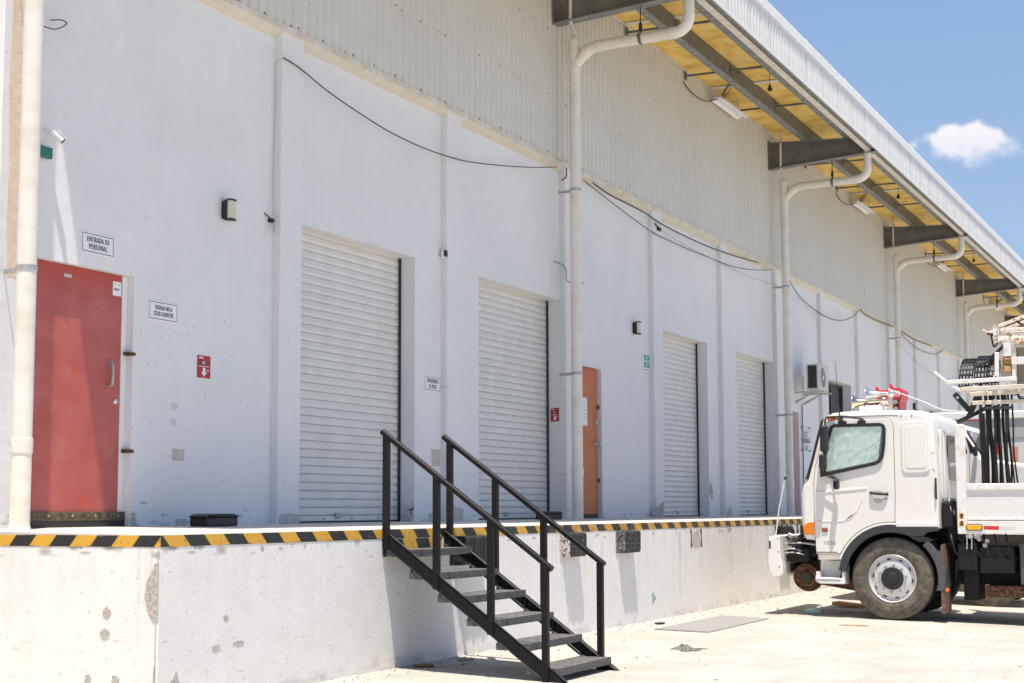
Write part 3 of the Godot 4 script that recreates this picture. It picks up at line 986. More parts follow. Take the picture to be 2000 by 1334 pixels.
	b.obox(Vector3(23.46, 2.415, -0.03), Vector3(0.16, 0.03, 0.03), Basis.IDENTITY, 0.006)
	part(door, "handle", b, M.galv)
	for q in [3.0, 1.85]:
		boxpart(door, "hinge", Vector3(23.455, q - 0.03, -0.055), Vector3(23.50, q + 0.03, -0.03), M.rust)
	boxpart(door, "rubber_seal", Vector3(22.605, 1.262, -0.085), Vector3(23.46, 1.328, -0.06), M.dark)
	# red-orange door by the air conditioner
	rd = MB.new()
	rd.box(Vector3(34.63, 1.30, -0.24), Vector3(35.41, 3.545, -0.20), 0.003)
	door = part(t, "narrow_door", rd, tri_mat(ntex(94, 0.02, [[0.2, lin(0.46, 0.10, 0.06)], [0.8, lin(0.56, 0.16, 0.10)]], 256), 1.0, 0.45), false)
	door.set_meta("label", "coral red door beside the third drainpipe")
	b = MB.new()
	b.box(Vector3(35.14, 2.12, -0.20), Vector3(35.20, 2.34, -0.185), 0.004)
	b.box(Vector3(35.16, 2.27, -0.185), Vector3(35.34, 2.30, -0.15), 0.006)
	part(door, "handle", b, M.dark)
	# window with an open dark pane
	var wn := MB.new()
	wn.box(Vector3(38.2, 4.44, -0.27), Vector3(40.56, 4.503, -0.21), 0.004)
	wn.box(Vector3(38.2, 2.62, -0.27), Vector3(38.26, 4.44, -0.21), 0.004)
	wn.box(Vector3(40.49, 2.62, -0.27), Vector3(40.555, 4.44, -0.21), 0.004)
	wn.box(Vector3(39.32, 2.62, -0.268), Vector3(39.38, 4.44, -0.212), 0.004)
	var win := part(t, "window", wn, mat(lin(0.05, 0.045, 0.04), 0.4), false)
	boxpart(win, "pane", Vector3(38.26, 2.62, -0.262), Vector3(39.32, 4.44, -0.255), mat(lin(0.20, 0.19, 0.15), 0.3))
	boxpart(win, "pane", Vector3(39.38, 2.62, -0.262), Vector3(40.49, 4.44, -0.255), M.dark_glass)
	# bare plaster and repairs
	var pp := func(poly: Array, z: float, m: Material, nm: String) -> void:
		var q := MB.new()
		q.prism(poly, Vector3(0, 0, z), X, Y, Z, 0.0005, 0.003)
		part(t, nm, q, m, false)
	pp.call([Vector2(12.515, 1.885), Vector2(12.705, 1.88), Vector2(12.71, 1.99), Vector2(12.52, 1.995)], 0.0, M.patch, "repair_patch")
	pp.call([Vector2(12.60, 1.262), Vector2(12.78, 1.262), Vector2(12.775, 1.325), Vector2(12.72, 1.333), Vector2(12.60, 1.328)], 0.0, M.patch, "repair_patch")
	pp.call([Vector2(17.80, 1.95), Vector2(18.03, 1.95), Vector2(18.03, 2.16), Vector2(17.80, 2.16)], 0.0, M.patch, "repair_patch")
	pp.call([Vector2(17.72, 1.262), Vector2(18.05, 1.262), Vector2(18.05, 1.37), Vector2(17.72, 1.365)], 0.0, M.patch, "repair_patch")
	pp.call([Vector2(17.15, 1.40), Vector2(17.23, 1.45), Vector2(17.335, 1.50), Vector2(17.345, 1.27), Vector2(17.28, 1.262), Vector2(17.20, 1.32)], 0.0, M.bare, "broken_plaster")
	pp.call([Vector2(17.15, 1.405), Vector2(17.33, 1.435), Vector2(17.33, 1.415), Vector2(17.27, 1.405), Vector2(17.265, 1.33), Vector2(17.245, 1.33), Vector2(17.245, 1.40)], 0.004, M.grime, "deep_crack")
	pp.call([Vector2(18.12, 1.27), Vector2(18.5, 1.27), Vector2(18.5, 1.42), Vector2(18.3, 1.44), Vector2(18.18, 1.50), Vector2(18.12, 1.52)], 0.09, M.patch, "broken_plaster")
	pp.call([Vector2(14.24, 1.262), Vector2(14.62, 1.262), Vector2(14.62, 1.36), Vector2(14.45, 1.375), Vector2(14.30, 1.37), Vector2(14.24, 1.34)], 0.09, M.patch, "broken_plaster")
	pp.call([Vector2(25.50, 1.31), Vector2(25.62, 1.36), Vector2(25.72, 1.46), Vector2(25.80, 1.43), Vector2(25.95, 1.50), Vector2(26.10, 1.53), Vector2(26.14, 1.27), Vector2(25.8, 1.262), Vector2(25.66, 1.30)], 0.09, M.bare, "broken_plaster")
	pp.call([Vector2(28.895, 1.86), Vector2(29.02, 1.90), Vector2(29.10, 1.72), Vector2(29.07, 1.55), Vector2(28.99, 1.62), Vector2(28.93, 1.68), Vector2(28.895, 1.70)], 0.0, M.bare, "broken_plaster")
	pp.call([Vector2(29.62, 1.265), Vector2(29.96, 1.265), Vector2(29.98, 1.42), Vector2(29.82, 1.43), Vector2(29.75, 1.36), Vector2(29.64, 1.35)], 0.09, M.patch, "broken_plaster")
	pp.call(blob(11.96, 1.32, 0.04, 0.07, 0.3), 0.0, M.bare, "broken_plaster")
	for q in [[12.545, 2.395, 0.055, 0.04], [12.53, 2.245, 0.05, 0.035], [12.02, 3.05, 0.012, 0.016]]:
		pp.call(blob(q[0], q[1], q[2], q[3], 0.15), 0.0, mat(lin(0.60, 0.60, 0.60), 0.8), "filled_hole")
	pp.call(blob(33.9, 1.55, 0.16, 0.13, 0.35), 0.0, M.patch, "scuff_mark")
	boxpart(t, "roof_deck", Vector3(2, 9.50, -24), Vector3(90, 9.56, 0.06), M.sheet)

func canopy() -> void:
	var t := thing("canopy", "long steel canopy with yellow underside and ribbed grey fascia over the dock", "canopy", Vector3(F0, 8.6, 0.1))
	var X := Vector3.RIGHT
	var Y := Vector3.UP
	var Z := Vector3.BACK
	var x_end := F0 + (NF - 1) * BAY
	for k in NF:
		var fx := F0 + k * BAY
		# tapered beam: web, two flanges, end plate
		var b := MB.new()
		b.prism([Vector2(0.13, 8.632), Vector2(2.36, 8.806), Vector2(2.36, 9.10), Vector2(0.13, 9.185)], Vector3(fx - 0.005, 0, 0), Z, Y, X, 0.0, 0.010)
		var beam := part(t, "canopy_beam", b, M.steel, false)
		b = MB.new()
		b.prism([Vector2(0.12, 8.615), Vector2(2.395, 8.793), Vector2(2.395, 8.806), Vector2(0.12, 8.629)], Vector3(fx - 0.10, 0, 0), Z, Y, X, 0.0, 0.20)
		part(beam, "bottom_flange", b, M.purlin, false)
		b = MB.new()
		b.prism([Vector2(0.12, 9.187), Vector2(2.30, 9.104), Vector2(2.30, 9.118), Vector2(0.12, 9.20)], Vector3(fx - 0.10, 0, 0), Z, Y, X, 0.0, 0.20)
		part(beam, "top_flange", b, M.purlin, false)
		b = MB.new()
		b.box(Vector3(fx - 0.11, 8.60, 0.095), Vector3(fx + 0.11, 9.24, 0.119), 0.003)
		part(beam, "end_plate", b, M.steel, false)
	for k in NF - 1:
		var fx := F0 + k * BAY
		# mid purlin and eave purlin, from beam to beam
		for q in [[0.835, 0.995, 9.165], [1.745, 1.915, 9.13]]:
			var b := MB.new()
			b.box(Vector3(fx + 0.012, q[2], q[0]), Vector3(fx + BAY - 0.012, q[2] + 0.004, q[1] - 0.004))
			b.box(Vector3(fx + 0.012, q[2], q[1] - 0.004), Vector3(fx + BAY - 0.012, 9.44, q[1]))
			b.box(Vector3(fx + 0.012, q[2] + 0.004, q[0]), Vector3(fx + BAY - 0.012, q[2] + 0.025, q[0] + 0.004))
			var pu := part(t, "purlin", b, M.steel, false)
			b = MB.new()
			b.box(Vector3(fx + 0.2, q[2] - 0.0025, q[0] + 0.01), Vector3(fx + BAY - 0.2, q[2] - 0.0005, q[1] - 0.012))
			part(pu, "flange_face", b, M.purlin, false)
			if k < 4:
				b = MB.new()
				var n := 23
				for i in n:
					var cx := fx + 0.35 + i * (BAY - 0.6) / n
					b.obox(Vector3(cx, q[2] - 0.004, (q[0] + q[1]) * 0.5), Vector3(0.09, 0.002, 0.016), Basis(Vector3.UP, 0.5 + 0.15 * sin(i * 2.0)))
				part(pu, "flange_marks", b, M.galv, false).set_meta("kind", "stuff")
		# yellow ceiling boards in three rows, joints at the sheet widths
		var j := 0
		var zz := [[0.13, 0.995], [0.998, 1.915], [1.918, 2.19]]
		while j < 10:
			var xa := fx + j * SHW
			for q in zz:
				var b := MB.new()
				b.box(Vector3(xa + 0.003, 9.452 - 0.004 * ((j + int(q[0] * 10.0)) % 3), q[0]), Vector3(xa + SHW * 2.0 - 0.003, 9.47, q[1]))
				part(t, "ceiling_board", b, M.yellow, false)
			j += 2
		# white battens and tie rods
		for q in [0.25, 0.645]:
			var b := MB.new()
			b.box(Vector3(fx + BAY * q - 0.06, 9.415, 0.135), Vector3(fx + BAY * q + 0.05, 9.444, 1.74), 0.004)
			part(t, "batten", b, M.batten, false)
		for q in [0.25, 0.51, 0.763]:
			for zr in [[0.13, 0.84], [1.0, 1.75]]:
				var b := MB.new()
				b.box(Vector3(fx + BAY * q + 0.02, 9.28, zr[0]), Vector3(fx + BAY * q + 0.055, 9.315, zr[1]))
				b.box(Vector3(fx + BAY * q - 0.02, 9.22, zr[0]), Vector3(fx + BAY * q + 0.10, 9.38, zr[0] + 0.012))
				part(t, "tie_bar", b, M.steel, false)
		# fascia sheets
		var prof := []
		var n := 7
		var pitch := SHW / n
		for i in n:
			var s := i * pitch
			prof.append_array([Vector2(s, 0), Vector2(s + pitch * 0.40, 0), Vector2(s + pitch * 0.56, -0.022), Vector2(s + pitch * 0.86, -0.022)])
		prof.append(Vector2(n * pitch + 0.01, 0.0))
		var fs := MB.new()
		for i in prof.size() - 1:
			fs.quad(Vector3(prof[i].x, 8.835, prof[i].y), Vector3(prof[i + 1].x, 8.835, prof[i + 1].y), Vector3(prof[i + 1].x, 9.47, prof[i + 1].y), Vector3(prof[i].x, 9.47, prof[i].y))
		var fm := fs.mesh(Vector3.ZERO, false)
		for i in 10:
			put(t, "fascia_sheet", fm, M.fascia, Vector3(fx + i * SHW, 0, 2.422 + 0.001 * (i & 1)) - t.position)
		# bottom channel of the fascia and the coping gutter above
		for i in 4:
			var xa := fx + i * BAY / 4.0
			var xb := xa + BAY / 4.0 - 0.004
			var b := MB.new()
			b.box(Vector3(xa, 8.815, 2.405), Vector3(xb, 8.822, 2.432))
			b.box(Vector3(xa, 8.822, 2.426), Vector3(xb, 8.852, 2.432))
			part(t, "bottom_lip", b, M.white, false)
			b = MB.new()
			b.box(Vector3(xa, 8.855, 2.30), Vector3(xb, 8.861, 2.404))
			b.box(Vector3(xa, 8.825, 2.294), Vector3(xb, 8.861, 2.30))
			part(t, "bottom_recess", b, M.purlin, false)
			b = MB.new()
			b.box(Vector3(xa, 8.825, 2.17), Vector3(xb, 8.831, 2.294))
			b.box(Vector3(xa, 8.831, 2.17), Vector3(xb, 9.05, 2.176))
			part(t, "bottom_channel", b, M.trim, false)
			b = MB.new()
			b.prism([Vector2(2.05, 9.46), Vector2(2.436, 9.455), Vector2(2.445, 9.47), Vector2(2.446, 9.60), Vector2(2.43, 9.63), Vector2(2.37, 9.655), Vector2(2.05, 9.64)], Vector3(xa, 0, 0), Z, Y, X, 0.0, xb - xa)
			part(t, "coping", b, M.coping, false)
			b = MB.new()
			b.prism([Vector2(2.30, 9.452), Vector2(2.442, 9.447), Vector2(2.4515, 9.467), Vector2(2.4525, 9.603), Vector2(2.435, 9.637), Vector2(2.372, 9.663), Vector2(2.30, 9.655)], Vector3(xa - 0.03, 0, 0), Z, Y, X, 0.0, 0.06)
			part(t, "coping_joint", b, M.coping, false)
	boxpart(t, "roof_sheet", Vector3(F0 - 0.02, 9.475, 0.06), Vector3(x_end, 9.50, 2.3), M.sheet)
	# hanging strip lights and bulbs under the canopy
	for k in range(0, 5):
		var fx := F0 + k * BAY
		var lx := fx + 7.18
		if k > 0:
			var place: String = ["", "nearest, by the second drainpipe bay", "second along, past the third drainpipe", "third along, small above the far cables", "last, above the rusty boom"][k]
			var l := thing("strip_light", "white twin strip light under the canopy, " + place, "lamp", Vector3(lx + 0.8, 9.2, 0.4), "strip lights under the canopy")
			var b := MB.new()
			b.prism([Vector2(-0.14, -0.02), Vector2(-0.06, 0.045), Vector2(0.06, 0.045), Vector2(0.14, -0.02), Vector2(0.13, -0.022), Vector2(0.055, 0.03), Vector2(-0.055, 0.03), Vector2(-0.13, -0.022)], Vector3(lx, 9.13, 0.36), Z, Y, X, 0.0, 1.6)
			part(l, "reflector", b, M.white, false)
			for dz in [-0.06, 0.06]:
				b = MB.new()
				b.tube([Vector3(lx + 0.02, 9.128, 0.36 + dz), Vector3(lx + 1.58, 9.128, 0.36 + dz)], 0.016, 8)
				part(l, "tube", b, M.sign)
			for q in [0.35, 1.25]:
				b = MB.new()
				b.tube([Vector3(lx + q, 9.17, 0.36), Vector3(lx + q, 9.45, 0.36)], 0.004, 5)
				part(l, "hanger_wire", b, M.cable)
			b = MB.new()
			b.tube(curve([Vector3(lx + 0.1, 9.17, 0.36), Vector3(lx - 0.2, 9.30, 0.62), Vector3(lx - 0.62, 9.36, 0.95), Vector3(lx - 1.05, 9.33, 1.05)], 6), 0.010, 6)
			part(l, "supply_cable", b, M.cable)
			b = MB.new()
			b.tube(curve([Vector3(lx - 0.02, 9.13, 0.34), Vector3(lx - 0.4, 9.02, 0.22), Vector3(lx - 0.95, 9.06, 0.14), Vector3(lx - 1.35, 9.17, 0.118)], 6), 0.010, 6)
			part(l, "supply_cable", b, M.cable)
			b = MB.new()
			b.tube(curve([Vector3(lx + 0.1, 9.18, 0.40), Vector3(lx - 0.08, 9.30, 0.52), Vector3(lx - 0.02, 9.40, 0.60), Vector3(lx + 0.1, 9.34, 0.56), Vector3(lx + 0.15, 9.18, 0.42)], 6), 0.008, 6)
			part(l, "supply_cable", b, M.cable)
		var place2: String = ["out over the red door", "nearest, beside the fascia at the top", "second along, above the second canopy beam", "third along, small near the far end", "last, at the far end"][k]
		var bb := thing("hanging_bulb", "dark bare bulb holder on a short wire, " + place2, "lamp", Vector3(fx + 6.85, 9.1, 1.45), "bulbs hanging under the canopy")
		var bx := fx + 6.85
		var w := MB.new()
		w.tube([Vector3(bx, 9.45, 1.45), Vector3(bx, 9.20, 1.45)], 0.006, 5)
		part(bb, "wire", w, M.cable)
		w = MB.new()
		w.lathe([Vector2(0, 0.0), Vector2(0, 0.022), Vector2(-0.05, 0.03), Vector2(-0.06, 0.045), Vector2(-0.10, 0.045), Vector2(-0.11, 0.03), Vector2(-0.11, 0.0)], Vector3(bx, 9.20, 1.45), Y, 12)
		part(bb, "holder", w, M.dark)

func drainpipes() -> void:
	var X := Vector3.RIGHT
	var words := ["bright sunlit drainpipe at the left beside the red door", "cream drainpipe with wye and elbow beside the orange door", "cream drainpipe left of the coral door and air conditioner", "cream drainpipe behind the red crane head and horns", "far cream drainpipe behind the black cable chains"]
	for k in 5:
		var fx := F0 + k * BAY
		var t := thing("drainpipe", words[k], "drainpipe", Vector3(fx, 1.26, 0.40), "drainpipes down the wall")
		var z := 0.40
		var r := 0.081
		var q := func(called: String, pts: Array, rr, m: Material, sides := 20) -> void:
			var b := MB.new()
			b.tube(pts, rr, sides)
			part(t, called, b, m)
		q.call("pipe", [Vector3(fx, 1.25, z), Vector3(fx, 1.86, z)], r, M.pipe)
		q.call("socket", [Vector3(fx, 1.86, z), Vector3(fx, 1.875, z), Vector3(fx, 1.985, z), Vector3(fx, 1.995, z)], [r, r + 0.008, r + 0.008, r], M.pipe)
		q.call("pipe", [Vector3(fx, 1.995, z), Vector3(fx, 7.86, z)], r, M.pipe)
		q.call("socket", [Vector3(fx, 7.84, z), Vector3(fx, 7.85, z), Vector3(fx, 7.95, z), Vector3(fx, 7.96, z)], [r, r + 0.008, r + 0.008, r], M.pipe)
		q.call("base_collar", [Vector3(fx, 1.245, z), Vector3(fx, 1.29, z)], [r + 0.012, r + 0.003], M.pipe)
		# wye: straight cap and sloping branch
		q.call("wye", [Vector3(fx, 7.94, z), Vector3(fx, 8.20, z), Vector3(fx, 8.33, z), Vector3(fx, 8.36, z), Vector3(fx, 8.40, z), Vector3(fx, 8.43, z)], [r, r + 0.012, r + 0.006, r, 0.05, 0.04], M.pipe)
		if k > 0:   # the end frame has no branch to the gutter
			gutter_branch(q, fx, z, r)
		q.call("vent_pipe", curve([Vector3(fx, 8.42, z), Vector3(fx, 8.50, z - 0.005), Vector3(fx - 0.01, 8.56, z - 0.03), Vector3(fx - 0.015, 8.64, z - 0.05), Vector3(fx - 0.015, 8.9, z - 0.05), Vector3(fx - 0.015, 9.44, z - 0.05)], 5), 0.027, M.pipe, 12)
		for yy in [3.365, 6.09] if k != 1 else [3.375, 6.09]:
			var b := MB.new()
			b.tube([Vector3(fx, yy - 0.02, z), Vector3(fx, yy + 0.02, z)], r + 0.006, 20, false)
			b.box(Vector3(fx + 0.075, yy - 0.02, z - 0.31), Vector3(fx + 0.083, yy + 0.02, z - 0.02))
			part(t, "wall_band", b, M.galv, false)

func gutter_branch(q: Callable, fx: float, z: float, r: float) -> void:
	q.call("branch", [Vector3(fx, 7.96, z), Vector3(fx, 8.10, z + 0.14), Vector3(fx, 8.15, z + 0.20)], r, M.pipe)
	q.call("branch_socket", [Vector3(fx, 8.105, z + 0.145), Vector3(fx, 8.115, z + 0.155), Vector3(fx, 8.17, z + 0.22), Vector3(fx, 8.18, z + 0.24)], [r, r + 0.008, r + 0.008, r], M.pipe)
	var bend := [Vector3(fx, 8.15, z + 0.20), Vector3(fx, 8.185, z + 0.25), Vector3(fx, 8.205, z + 0.31), Vector3(fx, 8.213, z + 0.36)]
	q.call("elbow", bend, r + 0.002, M.pipe)
	q.call("elbow_socket", [Vector3(fx, 8.212, z + 0.34), Vector3(fx, 8.214, z + 0.36), Vector3(fx, 8.218, z + 0.43), Vector3(fx, 8.22, z + 0.44)], [r, r + 0.008, r + 0.008, r], M.pipe)
	q.call("sloping_pipe", [Vector3(fx, 8.213, z + 0.36), Vector3(fx, 8.255, 1.98)], r, M.pipe)
	var el := []
	for i in 9:
		var a := PI * 0.5 * i / 8.0
		el.append(Vector3(fx, 8.258 + 0.23 * (1.0 - cos(a)), 1.98 + 0.215 * sin(a)))
	q.call("elbow", el, r + 0.004, M.pipe)
	q.call("elbow_socket", [Vector3(fx, 8.253, 1.90), Vector3(fx, 8.254, 1.91), Vector3(fx, 8.257, 1.99), Vector3(fx, 8.258, 2.0)], [r, r + 0.009, r + 0.009, r], M.pipe)
	q.call("drop_pipe", [Vector3(fx, 8.48, 2.195), Vector3(fx, 8.83, 2.195)], r, M.pipe)
	# hanger and wall bands
	q.call("hanger_rod", [Vector3(fx, 8.33, 1.45), Vector3(fx, 8.72, 1.45)], 0.009, M.dark, 6)
	q.call("turnbuckle", [Vector3(fx, 8.33, 1.45), Vector3(fx, 8.38, 1.45), Vector3(fx, 8.46, 1.45), Vector3(fx, 8.49, 1.45)], [0.012, 0.03, 0.026, 0.01], M.dark, 8)
	q.call("hanger_band", [Vector3(fx, 8.2395, 1.425), Vector3(fx, 8.2405, 1.475)], r + 0.006, M.steel)

func wall_fittings() -> void:
	var X := Vector3.RIGHT
	var Y := Vector3.UP
	var Z := Vector3.BACK
	# printed signs
	var board := func(called: String, label: String, x0: float, y0: float, x1: float, y1: float, z: float, lines: Array, hgt: float, gap: float, sq: float, tilt := 0.0) -> void:
		var t := thing(called, label, "sign", Vector3((x0 + x1) * 0.5, y0, z))
		boxpart(t, "board", Vector3(x0, y0, z + 0.001), Vector3(x1, y1, z + 0.006), M.sign, 0.002)
		var o := [Vector2(x0 + 0.014, y0 + 0.014), Vector2(x1 - 0.014, y0 + 0.014), Vector2(x1 - 0.014, y1 - 0.014), Vector2(x0 + 0.014, y1 - 0.014)]
		var b := MB.new()
		b.rim(o, MB.inset(o, 0.006), Vector3(0, 0, z), X, Y, Z, 0.006, 0.0068)
		part(t, "border", b, M.ink, false)
		for i in lines.size():
			lettering(t, "lettering", lines[i], hgt, Vector3((x0 + x1) * 0.5, y0 + (y1 - y0) * 0.5 + gap * ((lines.size() - 1) * 0.5 - i), z + 0.0068), Basis.IDENTITY, M.ink, sq)
	board.call("entrance_sign", "white sign reading ENTRADA DE PERSONAL above the red door", 11.148, 3.692, 11.603, 3.885, 0.0, ["ENTRADA DE", "PERSONAL"], 0.046, 0.064, 0.80)
	board.call("warehouse_sign", "white sign beginning BODEGA NO.6, right of the red door", 12.118, 3.192, 12.567, 3.382, 0.0, ["BODEGA NO.6", "CEDIS GONUTRE"], 0.040, 0.058, 0.70)
	board.call("no_passage_sign", "white sign reading PROHIBIDO EL PASO between the two nearest roller doors", 17.60, 2.88, 18.03, 3.072, 0.0, ["PROHIBIDO", "EL PASO"], 0.050, 0.070, 0.78)
	# red arrow plates
	for q in [[12.893, 2.702, 13.108, 2.922, "002", "red plate with white down arrow beside the red door"], [21.655, 2.702, 22.055, 2.903, "001", "red plate with white down arrow beside the second roller door"]]:
		var on_jamb: bool = q[0] > 20.0
		var x0: float = q[0]
		var x1: float = q[2]
		var z := 0.0
		var bs := Basis.IDENTITY
		var at := Vector3((x0 + x1) * 0.5, q[1], z)
		var ua := X
		var na := Z
		var half := (x1 - x0) * 0.5
		if on_jamb:   # stuck on the reveal of the opening, facing the camera side
			ua = Vector3(0, 0, 1)
			na = -X
			bs = Basis(Vector3(0, 0, 1), Y, -X)
			half = 0.068
			at = Vector3(21.89, q[1], -0.095)
		var t := thing("arrow_plate", q[5], "sign", at, "red plates with down arrows")
		var pl := func(called: String, poly: Array, d0: float, d1: float, m: Material) -> void:
			var b := MB.new()
			b.prism(poly, at, ua, Y, na, d0, d1)
			part(t, called, b, m, false)
		var hh: float = q[3] - q[1]
		pl.call("plate", [Vector2(-half, 0), Vector2(half, 0), Vector2(half, hh), Vector2(-half, hh)], 0.001, 0.005, M.signred)
		pl.call("white_line", [Vector2(-half * 0.8, hh * 0.505), Vector2(half * 0.75, hh * 0.505), Vector2(half * 0.75, hh * 0.53), Vector2(-half * 0.8, hh * 0.53)], 0.005, 0.0058, M.sign)
		pl.call("white_heading", [Vector2(-half * 0.8, hh * 0.87), Vector2(-half * 0.1, hh * 0.87), Vector2(-half * 0.1, hh * 0.93), Vector2(-half * 0.8, hh * 0.93)], 0.005, 0.0058, M.sign)
		pl.call("number_box", [Vector2(-half * 0.5, hh * 0.59), Vector2(half * 0.4, hh * 0.59), Vector2(half * 0.4, hh * 0.76), Vector2(-half * 0.5, hh * 0.76)], 0.005, 0.0058, M.ink)
		pl.call("arrow", [Vector2(-half * 0.16, hh * 0.46), Vector2(half * 0.22, hh * 0.46), Vector2(half * 0.22, hh * 0.26), Vector2(half * 0.46, hh * 0.26), Vector2(half * 0.03, hh * 0.06), Vector2(-half * 0.42, hh * 0.26), Vector2(-half * 0.16, hh * 0.26)], 0.005, 0.0058, M.sign)
		pl.call("diamond", [Vector2(half * 0.62, hh * 0.29), Vector2(half * 0.76, hh * 0.34), Vector2(half * 0.62, hh * 0.40), Vector2(half * 0.48, hh * 0.34)], 0.005, 0.0058, M.sign)
		lettering(t, "number", q[4], 0.028, at + ua * (-half * 0.05) + Y * (hh * 0.675) + na * 0.006, bs, M.sign, 0.9 if not on_jamb else 0.6)
	# green plate with arrows towards four dots
	var gt := thing("green_sign", "small green plate with white arrows and dots by the third roller door", "sign", Vector3(25.6, 3.72, 0.0))
	boxpart(gt, "board", Vector3(25.42, 3.715, 0.001), Vector3(25.73, 4.02, 0.006), M.sign, 0.002)
	boxpart(gt, "green_panel", Vector3(25.445, 3.785, 0.006), Vector3(25.705, 4.005, 0.0068), M.signgreen)
	for k in 3:
		var b := MB.new()
		b.prism(blob(25.505 + 0.07 * k, 3.895, 0.026, 0.021, 0.0, 12), Vector3.ZERO, X, Y, Z, 0.0068, 0.0078)
		part(gt, "dot", b, M.sign, false)
	for s in [1.0, -1.0]:
		var b := MB.new()
		b.prism([Vector2(25.555, 3.895 + s * 0.095), Vector2(25.595, 3.895 + s * 0.095), Vector2(25.595, 3.895 + s * 0.065), Vector2(25.62, 3.895 + s * 0.065), Vector2(25.575, 3.895 + s * 0.032), Vector2(25.53, 3.895 + s * 0.065), Vector2(25.555, 3.895 + s * 0.065)], Vector3.ZERO, X, Y, Z, 0.0068, 0.0078)
		part(gt, "arrow", b, M.sign, false)
	boxpart(gt, "print_line", Vector3(25.46, 3.742, 0.006), Vector3(25.69, 3.758, 0.0068), M.signgreen)
	# clear plate reading BODEGA 4 on stand-off studs
	var ct := thing("clear_sign", "clear plate reading BODEGA on the wall under the air conditioner", "sign", Vector3(35.9, 2.66, 0.03))
	boxpart(ct, "clear_board", Vector3(35.55, 2.66, 0.028), Vector3(36.27, 3.28, 0.034), M.acrylic)
	for q in [[35.6, 2.71], [36.22, 2.71], [35.6, 3.23], [36.22, 3.23]]:
		var b := MB.new()
		b.lathe([Vector2(0.0, 0.018), Vector2(0.042, 0.018), Vector2(0.042, 0.0)], Vector3(q[0], q[1], 0.0), Z, 10)
		part(ct, "stud", b, M.dark)
	lettering(ct, "lettering", "BODEGA", 0.10, Vector3(35.91, 2.93, 0.0345), Basis.IDENTITY, M.ink, 1.25)
	lettering(ct, "lettering", "4", 0.12, Vector3(35.93, 2.76, 0.0345), Basis.IDENTITY, M.ink, 1.2)
	for k in 3:
		boxpart(ct, "print_line", Vector3(35.70, 3.02 + 0.045 * k, 0.034), Vector3(36.08 - 0.06 * (k % 2), 3.035 + 0.045 * k, 0.0348), M.thin)
	# wall lamps
	for q in [[13.30, 4.42, 0.21, "black wall lamp with cream lens left of the nearest pilaster"], [24.98, 4.40, 0.20, "black wall lamp with cream lens above the orange door's wall"], [48.55, 4.42, 0.20, "far black wall lamp seen just above the truck cab roof"]]:
		var x: float = q[0]
		var y: float = q[1]
		var t := thing("wall_lamp", q[3], "lamp", Vector3(x, y - 0.11, 0.0), "wall lamps")
		var b := MB.new()
		b.box(Vector3(x - 0.045, y - 0.09, 0.0), Vector3(x + 0.045, y + 0.09, 0.03), 0.006)
		part(t, "back_plate", b, M.dark, false)
		b = MB.new()
		b.box(Vector3(x - 0.055, y - 0.105, 0.028), Vector3(x + 0.055, y + 0.105, 0.085), 0.012)
		part(t, "housing", b, M.black, false)
		b = MB.new()
		for s in [-1.0, 1.0]:
			b.prism([Vector2(-0.055, 0.08), Vector2(0.055, 0.08), Vector2(0.058, 0.115), Vector2(0.03, 0.128), Vector2(-0.03, 0.128), Vector2(-0.058, 0.115)], Vector3(x, y + s * 0.100, 0), X, Z, Y, -0.009, 0.009)
		part(t, "cap", b, M.black, false)
		b = MB.new()
		b.prism([Vector2(-0.05, 0.08), Vector2(0.05, 0.08), Vector2(0.052, 0.108), Vector2(0.025, 0.12), Vector2(-0.025, 0.12), Vector2(-0.052, 0.108)], Vector3(x, y, 0), X, Z, Y, -0.09, 0.09)
		part(t, "lens", b, M.lens, false)
	# bullet camera and junction box half behind the first pipe
	var t := thing("bullet_camera", "white bullet camera high beside the leftmost drainpipe", "camera", Vector3(10.66, 4.6, 0.0))
	var b := MB.new()
	b.tube([Vector3(10.64, 4.66, 0.0), Vector3(10.645, 4.655, 0.05), Vector3(10.655, 4.645, 0.09)], 0.012, 8)
	part(t, "bracket", b, M.white)
	b = MB.new()
	b.tube([Vector3(10.64, 4.66, 0.08), Vector3(10.715, 4.585, 0.135)], 0.026, 14)
	part(t, "housing", b, M.white)
	b = MB.new()
	b.tube([Vector3(10.717, 4.583, 0.1365), Vector3(10.724, 4.576, 0.142)], 0.023, 14)
	part(t, "lens", b, M.black)
	b = MB.new()
	b.bar(Vector3(10.655, 4.685, 0.085), Vector3(10.738, 4.603, 0.147), 0.05, 0.005)
	part(t, "sun_visor", b, M.white, false)
	t = thing("junction_box", "green box on the wall under the bullet camera", "box", Vector3(10.62, 4.43, 0.0))
	b = MB.new()
	b.box(Vector3(10.54, 4.43, 0.0), Vector3(10.70, 4.525, 0.05), 0.004)
	part(t, "housing", b, mat(lin(0.015, 0.16, 0.12), 0.45), false)
	boxpart(t, "lid_screw", Vector3(10.682, 4.508, 0.05), Vector3(10.69, 4.516, 0.052), M.dark)
	t = thing("wall_sensor", "small black and white camera on the side of the second pilaster", "camera", Vector3(18.02, 4.60, 0.05))
	b = MB.new()
	b.box(Vector3(17.99, 4.60, 0.02), Vector3(18.048, 4.70, 0.07), 0.01)
	part(t, "housing", b, M.white, false)
	b = MB.new()
	b.box(Vector3(17.985, 4.615, 0.068), Vector3(18.045, 4.695, 0.10), 0.008)
	part(t, "front", b, M.black, false)
	t = thing("cable_bracket", "small metal cable bracket with a loop on the nearest pilaster's left", "bracket", Vector3(14.12, 4.42, 0.0))
	b = MB.new()
	b.box(Vector3(14.09, 4.43, 0.0), Vector3(14.15, 4.47, 0.05), 0.004)
	b.tube([Vector3(14.02, 4.52, 0.0), Vector3(14.10, 4.45, 0.05)], 0.006, 6)
	part(t, "clamp", b, M.dark, false)
